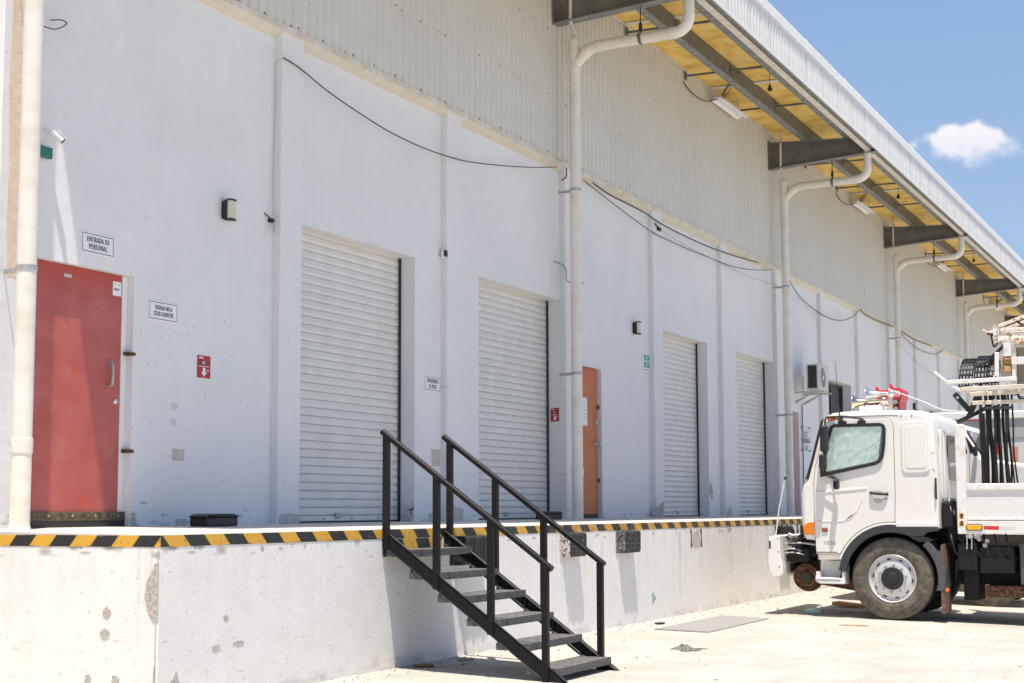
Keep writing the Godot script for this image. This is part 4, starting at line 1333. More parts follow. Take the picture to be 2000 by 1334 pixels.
	b = MB.new()
	b.tube(curve([Vector3(14.12, 4.43, 0.04), Vector3(14.10, 4.37, 0.05), Vector3(14.12, 4.32, 0.05), Vector3(14.15, 4.37, 0.05), Vector3(14.13, 4.42, 0.04)], 4), 0.005, 6)
	part(t, "wire_loop", b, M.galv)
	t = thing("cable_clip", "black cable clip on the ledge above the third roller door's left", "clip", Vector3(25.9, 6.2, 0.1))
	b = MB.new()
	b.box(Vector3(25.93, 6.19, 0.09), Vector3(26.05, 6.25, 0.14), 0.01)
	b.tube([Vector3(25.80, 6.29, 0.10), Vector3(25.95, 6.24, 0.12)], 0.012, 6)
	part(t, "clip_body", b, M.dark, false)
	# air conditioner
	t = thing("air_conditioner", "white air conditioner outdoor unit on wall brackets beside the window", "air conditioner", Vector3(35.5, 4.0, 0.3))
	var x0 := 35.06
	var x1 := 35.95
	b = MB.new()
	b.box(Vector3(x0, 4.02, 0.28), Vector3(x1, 4.60, 0.56), 0.015)
	part(t, "casing", b, mat(lin(0.60, 0.59, 0.55), 0.5), false)
	b = MB.new()
	b.box(Vector3(x0 - 0.003, 4.06, 0.32), Vector3(x0 + 0.001, 4.565, 0.52))
	var coil := part(t, "coil_side", b, mat(lin(0.045, 0.038, 0.032), 0.7), false)
	for k in 16:
		boxpart(coil, "fin", Vector3(x0 - 0.006, 4.075 + k * 0.031, 0.325), Vector3(x0 - 0.003, 4.081 + k * 0.031, 0.515), M.dark)
	b = MB.new()
	b.lathe([Vector2(0, 0.25), Vector2(0.012, 0.25), Vector2(0.014, 0.235), Vector2(0.004, 0.23)], Vector3(x0 + 0.36, 4.31, 0.56), Z, 28)
	part(t, "fan_ring", b, M.white)
	b = MB.new()
	b.lathe([Vector2(0.003, 0.23), Vector2(0.004, 0.0)], Vector3(x0 + 0.36, 4.31, 0.56), Z, 28)
	part(t, "fan_opening", b, mat(lin(0.22, 0.22, 0.21), 0.6))
	for k in 8:
		b = MB.new()
		var rr := 0.03 + k * 0.027
		var c := []
		for i in 25:
			c.append(Vector3(x0 + 0.36 + rr * cos(TAU * i / 24.0), 4.31 + rr * sin(TAU * i / 24.0), 0.574))
		b.tube(c, 0.0035, 5)
		part(t, "fan_grille", b, mat(lin(0.5, 0.5, 0.48), 0.5))
	b = MB.new()
	b.lathe([Vector2(0.0, 0.0), Vector2(0.018, 0.0), Vector2(0.018, 0.04), Vector2(0.0, 0.05)], Vector3(x0 + 0.36, 4.31, 0.565), Z, 14)
	part(t, "fan_hub", b, M.white)
	for xx in [x0 + 0.06, x1 - 0.12]:
		b = MB.new()
		b.box(Vector3(xx, 3.94, 0.0), Vector3(xx + 0.04, 4.40, 0.012))
		b.box(Vector3(xx, 3.96, 0.0), Vector3(xx + 0.04, 4.0, 0.66), 0.003)
		b.prism([Vector2(0.0, 3.74), Vector2(0.03, 3.74), Vector2(0.42, 3.96), Vector2(0.36, 3.96), Vector2(0.0, 3.79)], Vector3(xx + 0.015, 0, 0), Z, Y, X, 0.0, 0.01)
		part(t, "bracket", b, mat(lin(0.5, 0.48, 0.42), 0.6), false)
	b = MB.new()
	b.tube([Vector3(x0 + 0.55, 3.74, 0.03), Vector3(x0 + 0.55, 2.0, 0.03), Vector3(x0 + 0.55, 1.3, 0.03)], 0.014, 6)
	part(t, "drain_line", b, M.thin)
	# bait boxes on the dock
	for q in [[12.32, 0.36, 0.50, "black plastic box on the dock near the red door"], [20.82, 0.06, 0.50, "black plastic box on the dock by the second drainpipe"]]:
		t = thing("bait_box", q[3], "box", Vector3(q[0] + 0.25, 1.262, q[1]), "black boxes on the dock")
		var bx: float = q[0]
		var bz: float = q[1]
		var l: float = q[2]
		b = MB.new()
		b.box(Vector3(bx, 1.262, bz), Vector3(bx + l, 1.35, bz + 0.2), 0.012)
		part(t, "tray", b, M.black, false)
		b = MB.new()
		b.prism([Vector2(-0.008, 1.345), Vector2(l + 0.008, 1.345), Vector2(l + 0.004, 1.358), Vector2(l - 0.06, 1.378), Vector2(0.06, 1.378), Vector2(-0.004, 1.358)], Vector3(bx, 0, bz - 0.006), X, Y, Z, 0.0, 0.212, 0.012, 2, true)
		part(t, "lid", b, M.black, false)

func stair() -> void:
	var X := Vector3.RIGHT
	var Y := Vector3.UP
	var Z := Vector3.BACK
	var t := thing("steel_stair", "black steel stair with two handrails leading up to the dock", "stair", Vector3(13.25, -0.04, 3.9))
	var xn := 12.65
	var xf := 13.85
	var rise := 0.1965
	var run := 0.2835
	var slope := rise / run
	# channel stringers
	for s in 2:
		var x := xn if s == 0 else xf
		var b := MB.new()
		var top := func(z: float) -> float: return 1.212 - (z - 2.262) * 0.7165
		var poly := [Vector2(2.247, 1.218), Vector2(2.27, 1.206), Vector2(4.03, -0.056), Vector2(3.85, -0.056), Vector2(2.247, 1.09)]
		b.prism(poly, Vector3(x - 0.004, 0, 0), Z, Y, X, 0.0, 0.008)
		var st := part(t, "stringer", b, M.railing, false)
		for o in [0.0, -0.128]:
			b = MB.new()
			var d := 1.0 if s == 0 else -1.0
			var a := Vector3(x + d * 0.02, 1.212 + o - 0.004, 2.25)
			var e := Vector3(x + d * 0.02, 1.212 + o - 0.004 - (4.02 - 2.25 - (0.0 if o == 0.0 else 0.18)) * 0.7165, 4.02 - (0.0 if o == 0.0 else 0.18))
			b.bar(a, e, 0.048, 0.007, Y)
			part(st, "stringer_flange", b, M.tread_edge, false)
		b = MB.new()
		b.box(Vector3(x - 0.02, 0.99, 2.243), Vector3(x + 0.05, 1.225, 2.251), 0.002)
		part(st, "wall_plate", b, M.railing, false)
	# treads: pan with raised plate, edge strip, a small hanger at the back
	for i in 6:
		var zf := 2.516 + run * i
		var y := 1.052 - rise * i
		var zb := zf - 0.30
		var b := MB.new()
		b.box(Vector3(xn + 0.008, y - 0.005, zb), Vector3(xf - 0.008, y, zf), 0.002)
		var tr := part(t, "tread", b, M.tread, false)
		b = MB.new()
		b.box(Vector3(xn + 0.006, y - 0.062, zf), Vector3(xf - 0.006, y + 0.002, zf + 0.006), 0.002)
		part(tr, "front_edge", b, M.tread_edge, false)
		b = MB.new()
		b.box(Vector3(xn + 0.006, y - 0.06, zb - 0.006), Vector3(xf - 0.006, y + 0.001, zb), 0.002)
		part(tr, "back_edge", b, M.tread_edge, false)
		for x in [xn + 0.004, xf - 0.009]:
			b = MB.new()
			b.box(Vector3(x, y - 0.06, zb + 0.001), Vector3(x + 0.005, y + 0.0015, zf - 0.001))
			part(tr, "side_edge", b, M.tread_edge, false)
		b = MB.new()
		b.box(Vector3(xn + 0.30, y, zb), Vector3(xn + 0.306, y + 0.001, zf))
		part(tr, "weld_seam", b, M.tread_edge, false)
		for x in [xn + 0.010, xf - 0.022]:
			b = MB.new()
			b.box(Vector3(x, y, zb + 0.005), Vector3(x + 0.012, y + 0.13, zb + 0.03), 0.001)
			part(tr, "hanger", b, M.railing, false)
	# posts and rails
	for s in 2:
		var x := xn if s == 0 else xf
		var posts := [2.262, 2.77, 3.30, 3.815] if s == 0 else [2.285, 2.77, 3.27, 3.835]
		for k in 4:
			var z: float = posts[k]
			var ty := 2.075 - (z - 2.262) * 0.735
			var by := 1.209 - (z - 2.262) * 0.7165 - 0.13
			if k == 3:
				by = -0.05
			if k == 0:
				by = 1.06
			var b := MB.new()
			b.box(Vector3(x - 0.028, by, z - 0.028), Vector3(x + 0.028, ty, z + 0.028), 0.004)
			part(t, "post", b, M.railing, false)
		var b := MB.new()
		b.tube([Vector3(x, 2.112, 2.215), Vector3(x, 2.112 - 1.665 * 0.728, 3.88)], 0.028, 18)
		part(t, "handrail", b, M.railing)

func bumpers() -> void:
	var Y := Vector3.UP
	var Z := Vector3.BACK
	var X := Vector3.RIGHT
	for q in [[14.02, 0.60, "black laminated dock bumper half hidden behind the stair", 1, 1.15, 0.87], [16.70, 0.47, "laminated dock bumper with white rusty plate, right of the stair's handrail", 0, 1.145, 0.875], [18.42, 0.50, "laminated dock bumper with worn grey plate, right of the stair", 2, 1.145, 0.875], [25.45, 0.62, "black dock bumper behind the truck's white front bumper", 1, 1.125, 0.85], [27.0, 0.62, "black dock bumper behind the truck's amber front lamp", 1, 1.125, 0.85]]:
		var x0: float = q[0]
		var l: float = q[1]
		var y1: float = q[4]
		var y0: float = q[5]
		var t := thing("dock_bumper", q[2], "dock bumper", Vector3(x0 + l * 0.5, y0, ZP), "dock bumpers")
		var pm: Material = [M.plate, M.rubber_black, M.plate_dark][q[3]]
		var rm: Material = M.rubber_black if q[3] == 1 else M.rubber
		var b := MB.new()
		b.box(Vector3(x0, y0, ZP + 0.001), Vector3(x0 + 0.012, y1, ZP + 0.095), 0.002)
		b.box(Vector3(x0 - 0.07, y0, ZP + 0.001), Vector3(x0 - 0.002, y1, ZP + 0.012), 0.002)
		part(t, "angle_plate", b, pm, false)
		for yy in [y0 + 0.045, y1 - 0.045]:
			for zz in [0.035, 0.075]:
				b = MB.new()
				b.lathe([Vector2(-0.016, 0.0), Vector2(-0.016, 0.010), Vector2(-0.006, 0.014), Vector2(0.0, 0.014)], Vector3(x0, yy, ZP + zz), X, 8)
				part(t, "bolt", b, pm)
		var n := 8
		var w := (l - 0.03) / n
		for i in n:
			b = MB.new()
			var r := 0.035
			var dz := 0.120 + 0.004 * sin(i * 2.1 + x0)
			var poly := []
			for c in [[ZP + dz - r, y1 - r, 0.0], [ZP + dz - r, y0 + r, 270.0]]:
				for k in 5:
					var a := deg_to_rad(c[2] + 90.0 * (1.0 - k / 4.0))
					poly.append(Vector2(c[0] + r * cos(a), c[1] + r * sin(a)))
			var pts := [Vector2(ZP + 0.002, y1)]
			pts.append_array([Vector2(ZP + dz - r, y1)])
			for k in range(1, 5):
				var a := deg_to_rad(90.0 - 22.5 * k)
				pts.append(Vector2(ZP + dz - r + r * cos(a), y1 - r + r * sin(a)))
			for k in range(1, 5):
				var a := deg_to_rad(-22.5 * k)
				pts.append(Vector2(ZP + dz - r + r * cos(a), y0 + r + r * sin(a)))
			pts.append(Vector2(ZP + 0.002, y0))
			b.prism(pts, Vector3(x0 + 0.016 + i * w, 0, 0), Z, Y, X, 0.0, w - 0.013, 0.004, 2, true)
			part(t, "rubber_pad", b, rm, false)

func cables() -> void:
	var c := func(label: String, pts: Array, r: float, m: Material, z := 0.13, grp := "") -> void:
		var q := []
		for p in pts:
			q.append(Vector3(p[0], p[1], p[2] if p.size() > 2 else z))
		var mid: Vector3 = q[q.size() / 2]
		var b := MB.new()
		b.tube(curve(q, 6), r * 0.66, 6)
		var o := put(self, "cable", b.mesh(mid), m, mid)
		tag(o, label, "cable", grp)
	c.call("long black cable sagging from the nearest pilaster to the second drainpipe", [[14.16, 6.21], [14.47, 6.18], [15.07, 6.06], [15.75, 5.97], [16.47, 5.90], [17.38, 5.88], [18.37, 5.93], [19.29, 6.05], [20.46, 6.24], [21.53, 6.45]], 0.011, M.cable, 0.125)
	c.call("grey cable running down the nearest pilaster's left side", [[14.16, 6.21, 0.11], [14.11, 6.14, 0.06], [14.16, 5.9, 0.03], [14.165, 5.42, 0.02], [14.15, 4.97, 0.02], [14.13, 4.46, 0.03]], 0.005, M.wire)
	c.call("black cable sagging below the ledge from the second drainpipe to the third", [[22.52, 6.44], [23.41, 6.33], [24.78, 6.18], [25.77, 6.10], [27.4, 6.09], [28.89, 6.11], [30.19, 6.14], [31.59, 6.26], [33.13, 6.47]], 0.012, M.cable)
	c.call("black cable lying along the ledge above the third and fourth roller doors", [[22.9, 6.46], [23.63, 6.40], [25.03, 6.38], [26.31, 6.31], [28.29, 6.30], [30.2, 6.36], [31.98, 6.46]], 0.018, M.cable, 0.14)
	c.call("black cable looping down over the wall above the air conditioner", [[34.39, 6.40], [35.19, 6.15], [36.53, 5.99], [37.99, 5.94], [39.29, 6.03], [40.41, 6.25], [41.17, 6.50]], 0.015, M.cable)
	c.call("black cable along the ledge just left of the fourth drainpipe", [[41.3, 6.52], [41.88, 6.45], [43.42, 6.44], [45.42, 6.49]], 0.022, M.cable)
	c.call("black cable hanging past the fourth drainpipe above the truck", [[46.2, 6.47], [46.46, 6.38], [47.93, 6.23], [49.49, 6.17], [51.6, 6.25], [53.17, 6.52]], 0.017, M.cable)
	c.call("heavier black cable on the ledge right of the fourth drainpipe", [[46.2, 6.49], [47.6, 6.42], [49.2, 6.42], [51.2, 6.47]], 0.022, M.cable)
	c.call("thin grey wire crossing the wall above the fourth roller door", [[26.04, 6.22], [27.4, 6.14], [29.2, 6.11], [31.22, 6.08], [33.5, 6.17]], 0.005, M.thin, 0.12)
	c.call("thin grey wire hanging across the pilasters behind the red crane head", [[45.0, 6.40], [47.5, 5.9], [50.0, 5.65], [53.0, 5.55], [57.0, 5.9]], 0.007, M.thin, 0.12)
	c.call("short curly black wire end left of the second drainpipe", [[21.62, 5.06, 0.02], [21.85, 5.04, 0.05], [21.90, 4.96, 0.10], [21.75, 4.81, 0.16], [21.70, 4.73, 0.25], [21.60, 4.69, 0.45], [21.63, 4.72, 0.49]], 0.008, M.cable)
	c.call("short black wire loop poking out high beside the leftmost pipe", [[10.44, 5.57, 0.02], [10.54, 5.535, 0.12], [10.63, 5.555, 0.12], [10.71, 5.60, 0.12], [10.75, 5.64, 0.12], [10.72, 5.665, 0.08], [10.65, 5.65, 0.02]], 0.0075, M.cable)
	c.call("short black cable bent over the ledge end left of the second drainpipe", [[21.70, 6.28, 0.12], [21.78, 6.33, 0.14], [21.84, 6.38, 0.14], [21.85, 6.50, 0.13]], 0.015, M.cable)
	c.call("grey cable down the wall past the air conditioner's right side", [[37.45, 6.5, 0.04], [37.44, 5.6, 0.03], [37.45, 4.6, 0.03], [37.46, 3.7, 0.03]], 0.014, M.thin)

func arc(cx: float, cy: float, r: float, a0: float, a1: float, n: int) -> Array:
	var out := []
	for i in n + 1:
		var a := deg_to_rad(lerpf(a0, a1, float(i) / n))
		out.append(Vector2(cx + r * cos(a), cy + r * sin(a)))
	return out

func truck() -> void:
	var X := Vector3.RIGHT
	var Y := Vector3.UP
	var Z := Vector3.BACK
	var xn := 21.60
	var xf := 23.95
	var t := thing("rail_truck", "white work truck with rusty rail wheels, parked nose to the dock", "truck", Vector3(22.8, -0.066, 4.87))
	var side := Vector3(xn, 0, 0)
	var face := func(parent: Node, called: String, poly: Array, d0: float, d1: float, m: Material, r := 0.0, smooth := false, x := 21.60) -> MeshInstance3D:
		var b := MB.new()
		b.prism(poly, Vector3(x, 0, 0), Z, Y, -X, d0, d1, r, 3)
		return part(parent, called, b, m, smooth)
	var wc := Vector2(4.87, 0.48)
	# cab shell
	var cab := [Vector2(3.876, 0.715), Vector2(4.20, 0.715)]
	cab.append_array(arc(wc.x, wc.y, 0.70, 158, 66, 14))
	cab.append_array([Vector2(5.30, 1.135), Vector2(5.506, 1.14), Vector2(5.508, 1.30), Vector2(5.506, 1.60), Vector2(5.50, 2.0), Vector2(5.475, 2.40), Vector2(5.455, 2.55), Vector2(5.41, 2.645), Vector2(5.33, 2.69), Vector2(5.1, 2.708), Vector2(4.65, 2.716), Vector2(4.28, 2.71), Vector2(4.13, 2.695), Vector2(4.04, 2.655), Vector2(3.99, 2.60), Vector2(3.925, 2.38), Vector2(3.85, 2.10), Vector2(3.765, 1.80), Vector2(3.705, 1.74), Vector2(3.668, 1.62), Vector2(3.662, 1.45), Vector2(3.668, 1.22), Vector2(3.685, 1.05), Vector2(3.72, 0.99), Vector2(3.86, 0.975)])
	var b := MB.new()
	b.prism(cab, Vector3(xn, 0, 0), Z, Y, X, 0.0, xf - xn, 0.075, 5, true)
	var shell := part(t, "cab", b, M.truck)
	face.call(shell, "roof_drip_line", [Vector2(4.10, 2.632), Vector2(4.96, 2.640), Vector2(5.02, 2.632), Vector2(5.02, 2.638), Vector2(4.96, 2.647), Vector2(4.10, 2.639)], -0.004, 0.004, M.fender)
	# door standing a little proud, its gap a dark line round it
	var dp := [Vector2(3.872, 0.80), Vector2(4.165, 0.80)]
	dp.append_array(arc(wc.x, wc.y, 0.745, 154, 88, 10))
	dp.append_array([Vector2(4.93, 1.225), Vector2(4.945, 1.6), Vector2(4.945, 2.45), Vector2(4.935, 2.53), Vector2(4.90, 2.585), Vector2(4.84, 2.605), Vector2(4.18, 2.60), Vector2(4.09, 2.585), Vector2(4.045, 2.54), Vector2(3.98, 2.33), Vector2(3.885, 1.97), Vector2(3.858, 1.76), Vector2(3.855, 1.2)])
	face.call(shell, "door_gap", MB.inset(dp, -0.007), -0.004, 0.002, M.grime)
	var door: MeshInstance3D = face.call(t, "door", dp, 0.0, 0.014, M.truck, 0.008, true)
	# pressed lines of the door
	face.call(door, "pressed_ridge", [Vector2(3.90, 1.60), Vector2(4.55, 1.655), Vector2(4.58, 1.67), Vector2(4.56, 1.69), Vector2(3.90, 1.64)], 0.010, 0.024, M.truck, 0.011, true)
	face.call(door, "pressed_ridge", [Vector2(3.90, 1.22), Vector2(4.25, 1.225), Vector2(4.36, 1.27), Vector2(4.44, 1.36), Vector2(4.52, 1.52), Vector2(4.505, 1.525), Vector2(4.42, 1.38), Vector2(4.345, 1.295), Vector2(4.245, 1.25), Vector2(3.90, 1.245)], 0.010, 0.021, M.truck, 0.009, true)
	face.call(door, "sill_line", [Vector2(3.875, 0.815), Vector2(4.16, 0.815), Vector2(4.16, 0.825), Vector2(3.875, 0.825)], 0.013, 0.016, M.grime)
	# side window: rubber frame, crumpled sun shade behind the pane
	var wp := [Vector2(3.962, 1.835), Vector2(4.70, 1.985), Vector2(4.765, 2.02), Vector2(4.805, 2.085), Vector2(4.835, 2.25), Vector2(4.845, 2.46), Vector2(4.825, 2.515), Vector2(4.78, 2.535), Vector2(4.165, 2.535), Vector2(4.115, 2.51), Vector2(4.08, 2.42), Vector2(3.96, 1.98)]
	face.call(door, "window_backing", wp, 0.004, 0.0148, M.black)
	b = MB.new()
	b.rim(MB.inset(wp, -0.006), MB.inset(wp, 0.036), side, Z, Y, -X, 0.010, 0.042)
	var wf := part(door, "window_frame", b, M.black, false)
	b = MB.new()
	var nx := 15
	var ny := 9
	var grid := []
	for j in ny + 1:
		var row := []
		for i in nx + 1:
			var u := float(i) / nx
			var v := float(j) / ny
			if i > 0 and i < nx:
				u += rng.randf_range(-0.024, 0.024)
			if j > 0 and j < ny:
				v += rng.randf_range(-0.045, 0.045)
			var lo := Vector2(4.02, 1.90).lerp(Vector2(4.735, 2.035), u)
			var hi := Vector2(4.11, 2.495).lerp(Vector2(4.80, 2.495), u)
			var p := lo.lerp(hi, v)
			row.append(Vector3(xn - 0.0165 - rng.randf() * 0.019, p.y, p.x))
		grid.append(row)
	for j in ny:
		for i in nx:
			b.quad(grid[j][i], grid[j][i + 1], grid[j + 1][i + 1], grid[j + 1][i])
	part(door, "sun_shade", b, M.foil, false)
	face.call(wf, "pane", MB.inset(wp, 0.02), 0.038, 0.039, M.glass)
	# handle in its cup, diamond mark
	face.call(door, "handle_cup", blob(4.73, 1.56, 0.085, 0.085, 0.0, 18), 0.0135, 0.0165, mat(lin(0.60, 0.595, 0.57), 0.35))
	b = MB.new()
	b.tube(curve([Vector3(xn - 0.012, 1.612, 4.625), Vector3(xn - 0.045, 1.608, 4.65), Vector3(xn - 0.048, 1.598, 4.74), Vector3(xn - 0.045, 1.594, 4.82), Vector3(xn - 0.012, 1.594, 4.85)], 4), [0.018, 0.02, 0.02, 0.02, 0.019, 0.018, 0.018, 0.018, 0.018, 0.018, 0.018, 0.018, 0.019, 0.02, 0.02, 0.02, 0.018], 10)
	part(door, "handle", b, M.black)
	var dm := [Vector2(4.715, 1.535), Vector2(4.762, 1.505), Vector2(4.715, 1.475), Vector2(4.668, 1.505)]
	b = MB.new()
	b.rim(dm, MB.inset(dm, 0.005), side, Z, Y, -X, 0.0165, 0.0175)
	part(door, "diamond_mark", b, M.ink, false)
	face.call(door, "lock", blob(4.825, 1.53, 0.012, 0.012, 0.0, 10), 0.013, 0.018, M.fender)
	lettering(door, "number_mark", "1626", 0.052, Vector3(xn - 0.0142, 0.945, 4.055), Basis(Vector3(0, 0, 1), Y, -X), mat(lin(0.36, 0.35, 0.33), 0.4), 1.15)
	b = MB.new()
	b.prism(rrect(3.955, 1.092, 4.035, 1.145, 0.01), side, Z, Y, -X, 0.012, 0.028, 0.006, 2)
	var mk := part(door, "side_marker", b, M.fender, false)
	face.call(mk, "lens", rrect(3.967, 1.102, 4.022, 1.135, 0.006), 0.028, 0.031, mat(lin(0.55, 0.05, 0.015), 0.25))
	# pressed panel behind the door
	face.call(t, "pressed_panel", rrect(5.045, 1.865, 5.415, 2.555, 0.07, 5), -0.002, 0.016, M.truck, 0.014, true)
	face.call(t, "pressed_panel", rrect(5.095, 1.93, 5.37, 2.50, 0.05, 5), 0.014, 0.022, M.truck, 0.007, true)
	for q in [5.055, 5.195]:
		face.call(t, "plug", blob(q, 2.628, 0.010, 0.010, 0.0, 10), -0.002, 0.006, M.fender)
	face.call(t, "grab_bar", rrect(5.475, 1.52, 5.495, 1.80, 0.008), -0.005, 0.03, M.black)
	face.call(t, "warning_label", [Vector2(5.44, 1.92), Vector2(5.485, 1.92), Vector2(5.485, 2.12), Vector2(5.44, 2.12)], 0.0, 0.0015, M.sign)
	face.call(t, "warning_label", [Vector2(5.435, 2.125), Vector2(5.485, 2.125), Vector2(5.485, 2.133), Vector2(5.435, 2.133)], 0.0, 0.0018, M.red)
	# white sill under the side, dark trim round the wheel
	face.call(t, "side_sill", [Vector2(4.95, 1.16), Vector2(5.515, 1.16), Vector2(5.515, 1.215), Vector2(4.95, 1.225)], -0.004, 0.022, M.truck, 0.010, true)
	var ar := arc(wc.x, wc.y, 0.705, 172, 76, 18)
	ar.append_array([Vector2(5.51, 1.145), Vector2(5.51, 1.11), Vector2(5.36, 1.09), Vector2(5.30, 1.04), Vector2(5.14, 1.04)])
	ar.append_array(arc(wc.x, wc.y, 0.605, 72, 172, 18))
	face.call(t, "wheel_trim", ar, -0.03, 0.018, M.plastic, 0.010, true)
	var wtop := arc(wc.x, wc.y, 0.735, 160, 76, 16)
	wtop.append_array(arc(wc.x, wc.y, 0.707, 76, 160, 16))
	face.call(t, "wheel_lip", wtop, -0.004, 0.021, M.truck, 0.008, true)
	var ln := MB.new()
	var la := arc(wc.x, wc.y, 0.69, 188, 20, 20)
	for i in la.size() - 1:
		ln.quad(Vector3(xn + 0.03, la[i].y, la[i].x), Vector3(xn + 0.03, la[i + 1].y, la[i + 1].x), Vector3(xn + 0.62, la[i + 1].y, la[i + 1].x), Vector3(xn + 0.62, la[i].y, la[i].x))
	part(t, "wheel_housing", ln, M.soot)
	boxpart(t, "engine_block", Vector3(xn + 0.62, 0.45, 3.95), Vector3(xf - 0.62, 1.2, 5.6), M.soot)
	var rf := arc(wc.x, wc.y, 0.70, 47, -10, 12)
	rf.append_array([Vector2(5.50, 0.33), Vector2(5.44, 0.33)])
	rf.append_array(arc(wc.x, wc.y, 0.60, -10, 47, 12))
	face.call(t, "rear_fender", rf, -0.42, -0.015, M.fender, 0.012, true)
	face.call(t, "fender_top", [Vector2(5.10, 1.045), Vector2(5.30, 1.04), Vector2(5.43, 0.99), Vector2(5.36, 0.96), Vector2(5.24, 0.965), Vector2(5.15, 1.0)], -0.35, -0.02, M.plastic, 0.01, true)
	face.call(t, "mud_flap", [Vector2(5.515, 0.92), Vector2(5.545, 0.94), Vector2(5.56, 0.7), Vector2(5.565, 0.06), Vector2(5.53, 0.03), Vector2(5.505, 0.05), Vector2(5.50, 0.4)], -0.42, -0.03, tri_mat(ntex(95, 0.03, [[0.2, lin(0.10, 0.06, 0.045)], [0.8, lin(0.20, 0.125, 0.095)]], 256), 0.5, 0.85))
	face.call(t, "round_reflector", blob(5.585, 0.345, 0.026, 0.026, 0.0, 14), -0.03, -0.012, M.orange)
	# step box
	b = MB.new()
	b.prism(rrect(3.862, 0.395, 4.245, 0.70, 0.02), Vector3(xn + 0.30, 0, 0), Z, Y, -X, 0.0, 0.06)
	var sb := part(t, "step_box", b, M.bed, false)
	b = MB.new()
	b.prism([Vector2(3.86, 0.56), Vector2(3.90, 0.56), Vector2(3.905, 0.485), Vector2(4.205, 0.475), Vector2(4.205, 0.56), Vector2(4.245, 0.56), Vector2(4.25, 0.41), Vector2(4.23, 0.395), Vector2(3.90, 0.40), Vector2(3.85, 0.43), Vector2(3.845, 0.47)], Vector3(xn + 0.30, 0, 0), Z, Y, -X, 0.06, 0.30, 0.012, 2)
	part(sb, "lower_step", b, M.white, false)
	b = MB.new()
	b.box(Vector3(xn - 0.004, 0.436, 3.86), Vector3(xn + 0.24, 0.468, 4.19), 0.006)
	part(sb, "step_tread", b, M.galv, false)
	b = MB.new()
	b.box(Vector3(xn + 0.02, 0.56, 4.215), Vector3(xn + 0.26, 0.70, 4.243), 0.004)
	part(sb, "step_side", b, M.white, false)
	# lamps at the front corner
	b = MB.new()
	b.prism([Vector2(3.705, 1.055), Vector2(3.848, 1.05), Vector2(3.848, 1.225), Vector2(3.76, 1.22), Vector2(3.705, 1.18), Vector2(3.69, 1.13)], side, Z, Y, -X, -0.10, 0.008, 0.014, 3)
	var tl := part(t, "turn_lamp", b, M.orange)
	for k in 6:
		b = MB.new()
		b.box(Vector3(xn - 0.0098, 1.07 + k * 0.022, 3.715), Vector3(xn - 0.0075, 1.076 + k * 0.022, 3.835))
		part(tl, "lens_rib", b, M.amber, false)
	b = MB.new()
	b.box(Vector3(xn + 0.12, 1.02, 3.655), Vector3(xf - 0.12, 1.32, 3.675), 0.01)
	part(t, "grille", b, M.black, false)
	# windscreen
	b = MB.new()
	b.prism([Vector2(3.775, 1.82), Vector2(3.765, 1.80), Vector2(3.735, 1.80), Vector2(3.83, 2.10), Vector2(3.905, 2.38), Vector2(3.965, 2.59), Vector2(3.995, 2.62), Vector2(3.985, 2.58)], Vector3(xn + 0.02, 0, 0), Z, Y, X, 0.0, xf - xn - 0.04)
	part(t, "windscreen", b, M.dark_glass, false)
	# rear wall of the cab
	b = MB.new()
	b.prism(rrect(22.45, 1.78, 23.35, 2.40, 0.07), Vector3(0, 0, 5.492), X, Y, Z, 0.0, 0.012)
	part(t, "rear_window", b, M.dark_glass, false)
	for q in [21.95, 22.2]:
		b = MB.new()
		b.prism(rrect(q - 0.07, 1.5, q + 0.07, 2.45, 0.05), Vector3(0, 0, 5.49), X, Y, Z, 0.0, 0.03, 0.02, 3)
		part(t, "rear_wall_rib", b, M.truck)
	# mirrors
	var mir := func(z0: float, y0: float, z1: float, y1: float, x: float) -> void:
		var q := MB.new()
		q.prism(rrect(z0, y0, z1, y1, 0.035), Vector3(x, 0, 0), Z, Y, -X, 0.0, 0.14, 0.03, 3, true)
		var o := part(t, "mirror", q, M.black)
		q = MB.new()
		q.prism(rrect(z0 + 0.02, y0 + 0.02, z1 - 0.02, y1 - 0.02, 0.02), Vector3(x - 0.02, 0, 0), X, Y, Z, z1 - 0.004, z1 + 0.002)
		part(o, "mirror_glass", q, M.chrome, false)
	mir.call(4.005, 2.16, 4.105, 2.52, xn - 0.10)
	mir.call(3.985, 1.93, 4.075, 2.135, xn - 0.10)
	mir.call(4.165, 1.655, 4.235, 1.80, xn - 0.08)
	for q in [[[xn - 0.14, 2.50, 4.06], [xn - 0.14, 2.60, 4.07], [xn - 0.08, 2.635, 4.10], [xn - 0.03, 2.60, 4.25], [xn, 2.555, 4.30]], [[xn - 0.10, 2.63, 4.09], [xn - 0.07, 2.64, 4.30], [xn - 0.03, 2.60, 4.53], [xn, 2.56, 4.55]], [[xn - 0.14, 2.2, 4.05], [xn - 0.14, 2.1, 4.03]], [[xn - 0.10, 1.94, 4.03], [xn - 0.10, 1.85, 4.06], [xn - 0.10, 1.80, 4.19], [xn - 0.02, 1.84, 4.10]]]:
		var pts := []
		for p in q:
			pts.append(Vector3(p[0], p[1], p[2]))
		b = MB.new()
		b.tube(curve(pts, 5), 0.013, 8)
		part(t, "mirror_arm", b, M.black)
	for q in [[4.27, 2.555], [4.53, 2.555]]:
		b = MB.new()
		b.box(Vector3(xn - 0.035, q[1] - 0.03, q[0] - 0.055), Vector3(xn, q[1] + 0.03, q[0] + 0.055), 0.01)
		part(t, "arm_bracket", b, M.black, false)
	b = MB.new()
	b.prism(rrect(4.065, 2.60, 4.18, 2.655, 0.02), side, Z, Y, -X, -0.03, 0.05, 0.018, 3)
	part(t, "roof_marker_lamp", b, M.orange)
	b = MB.new()
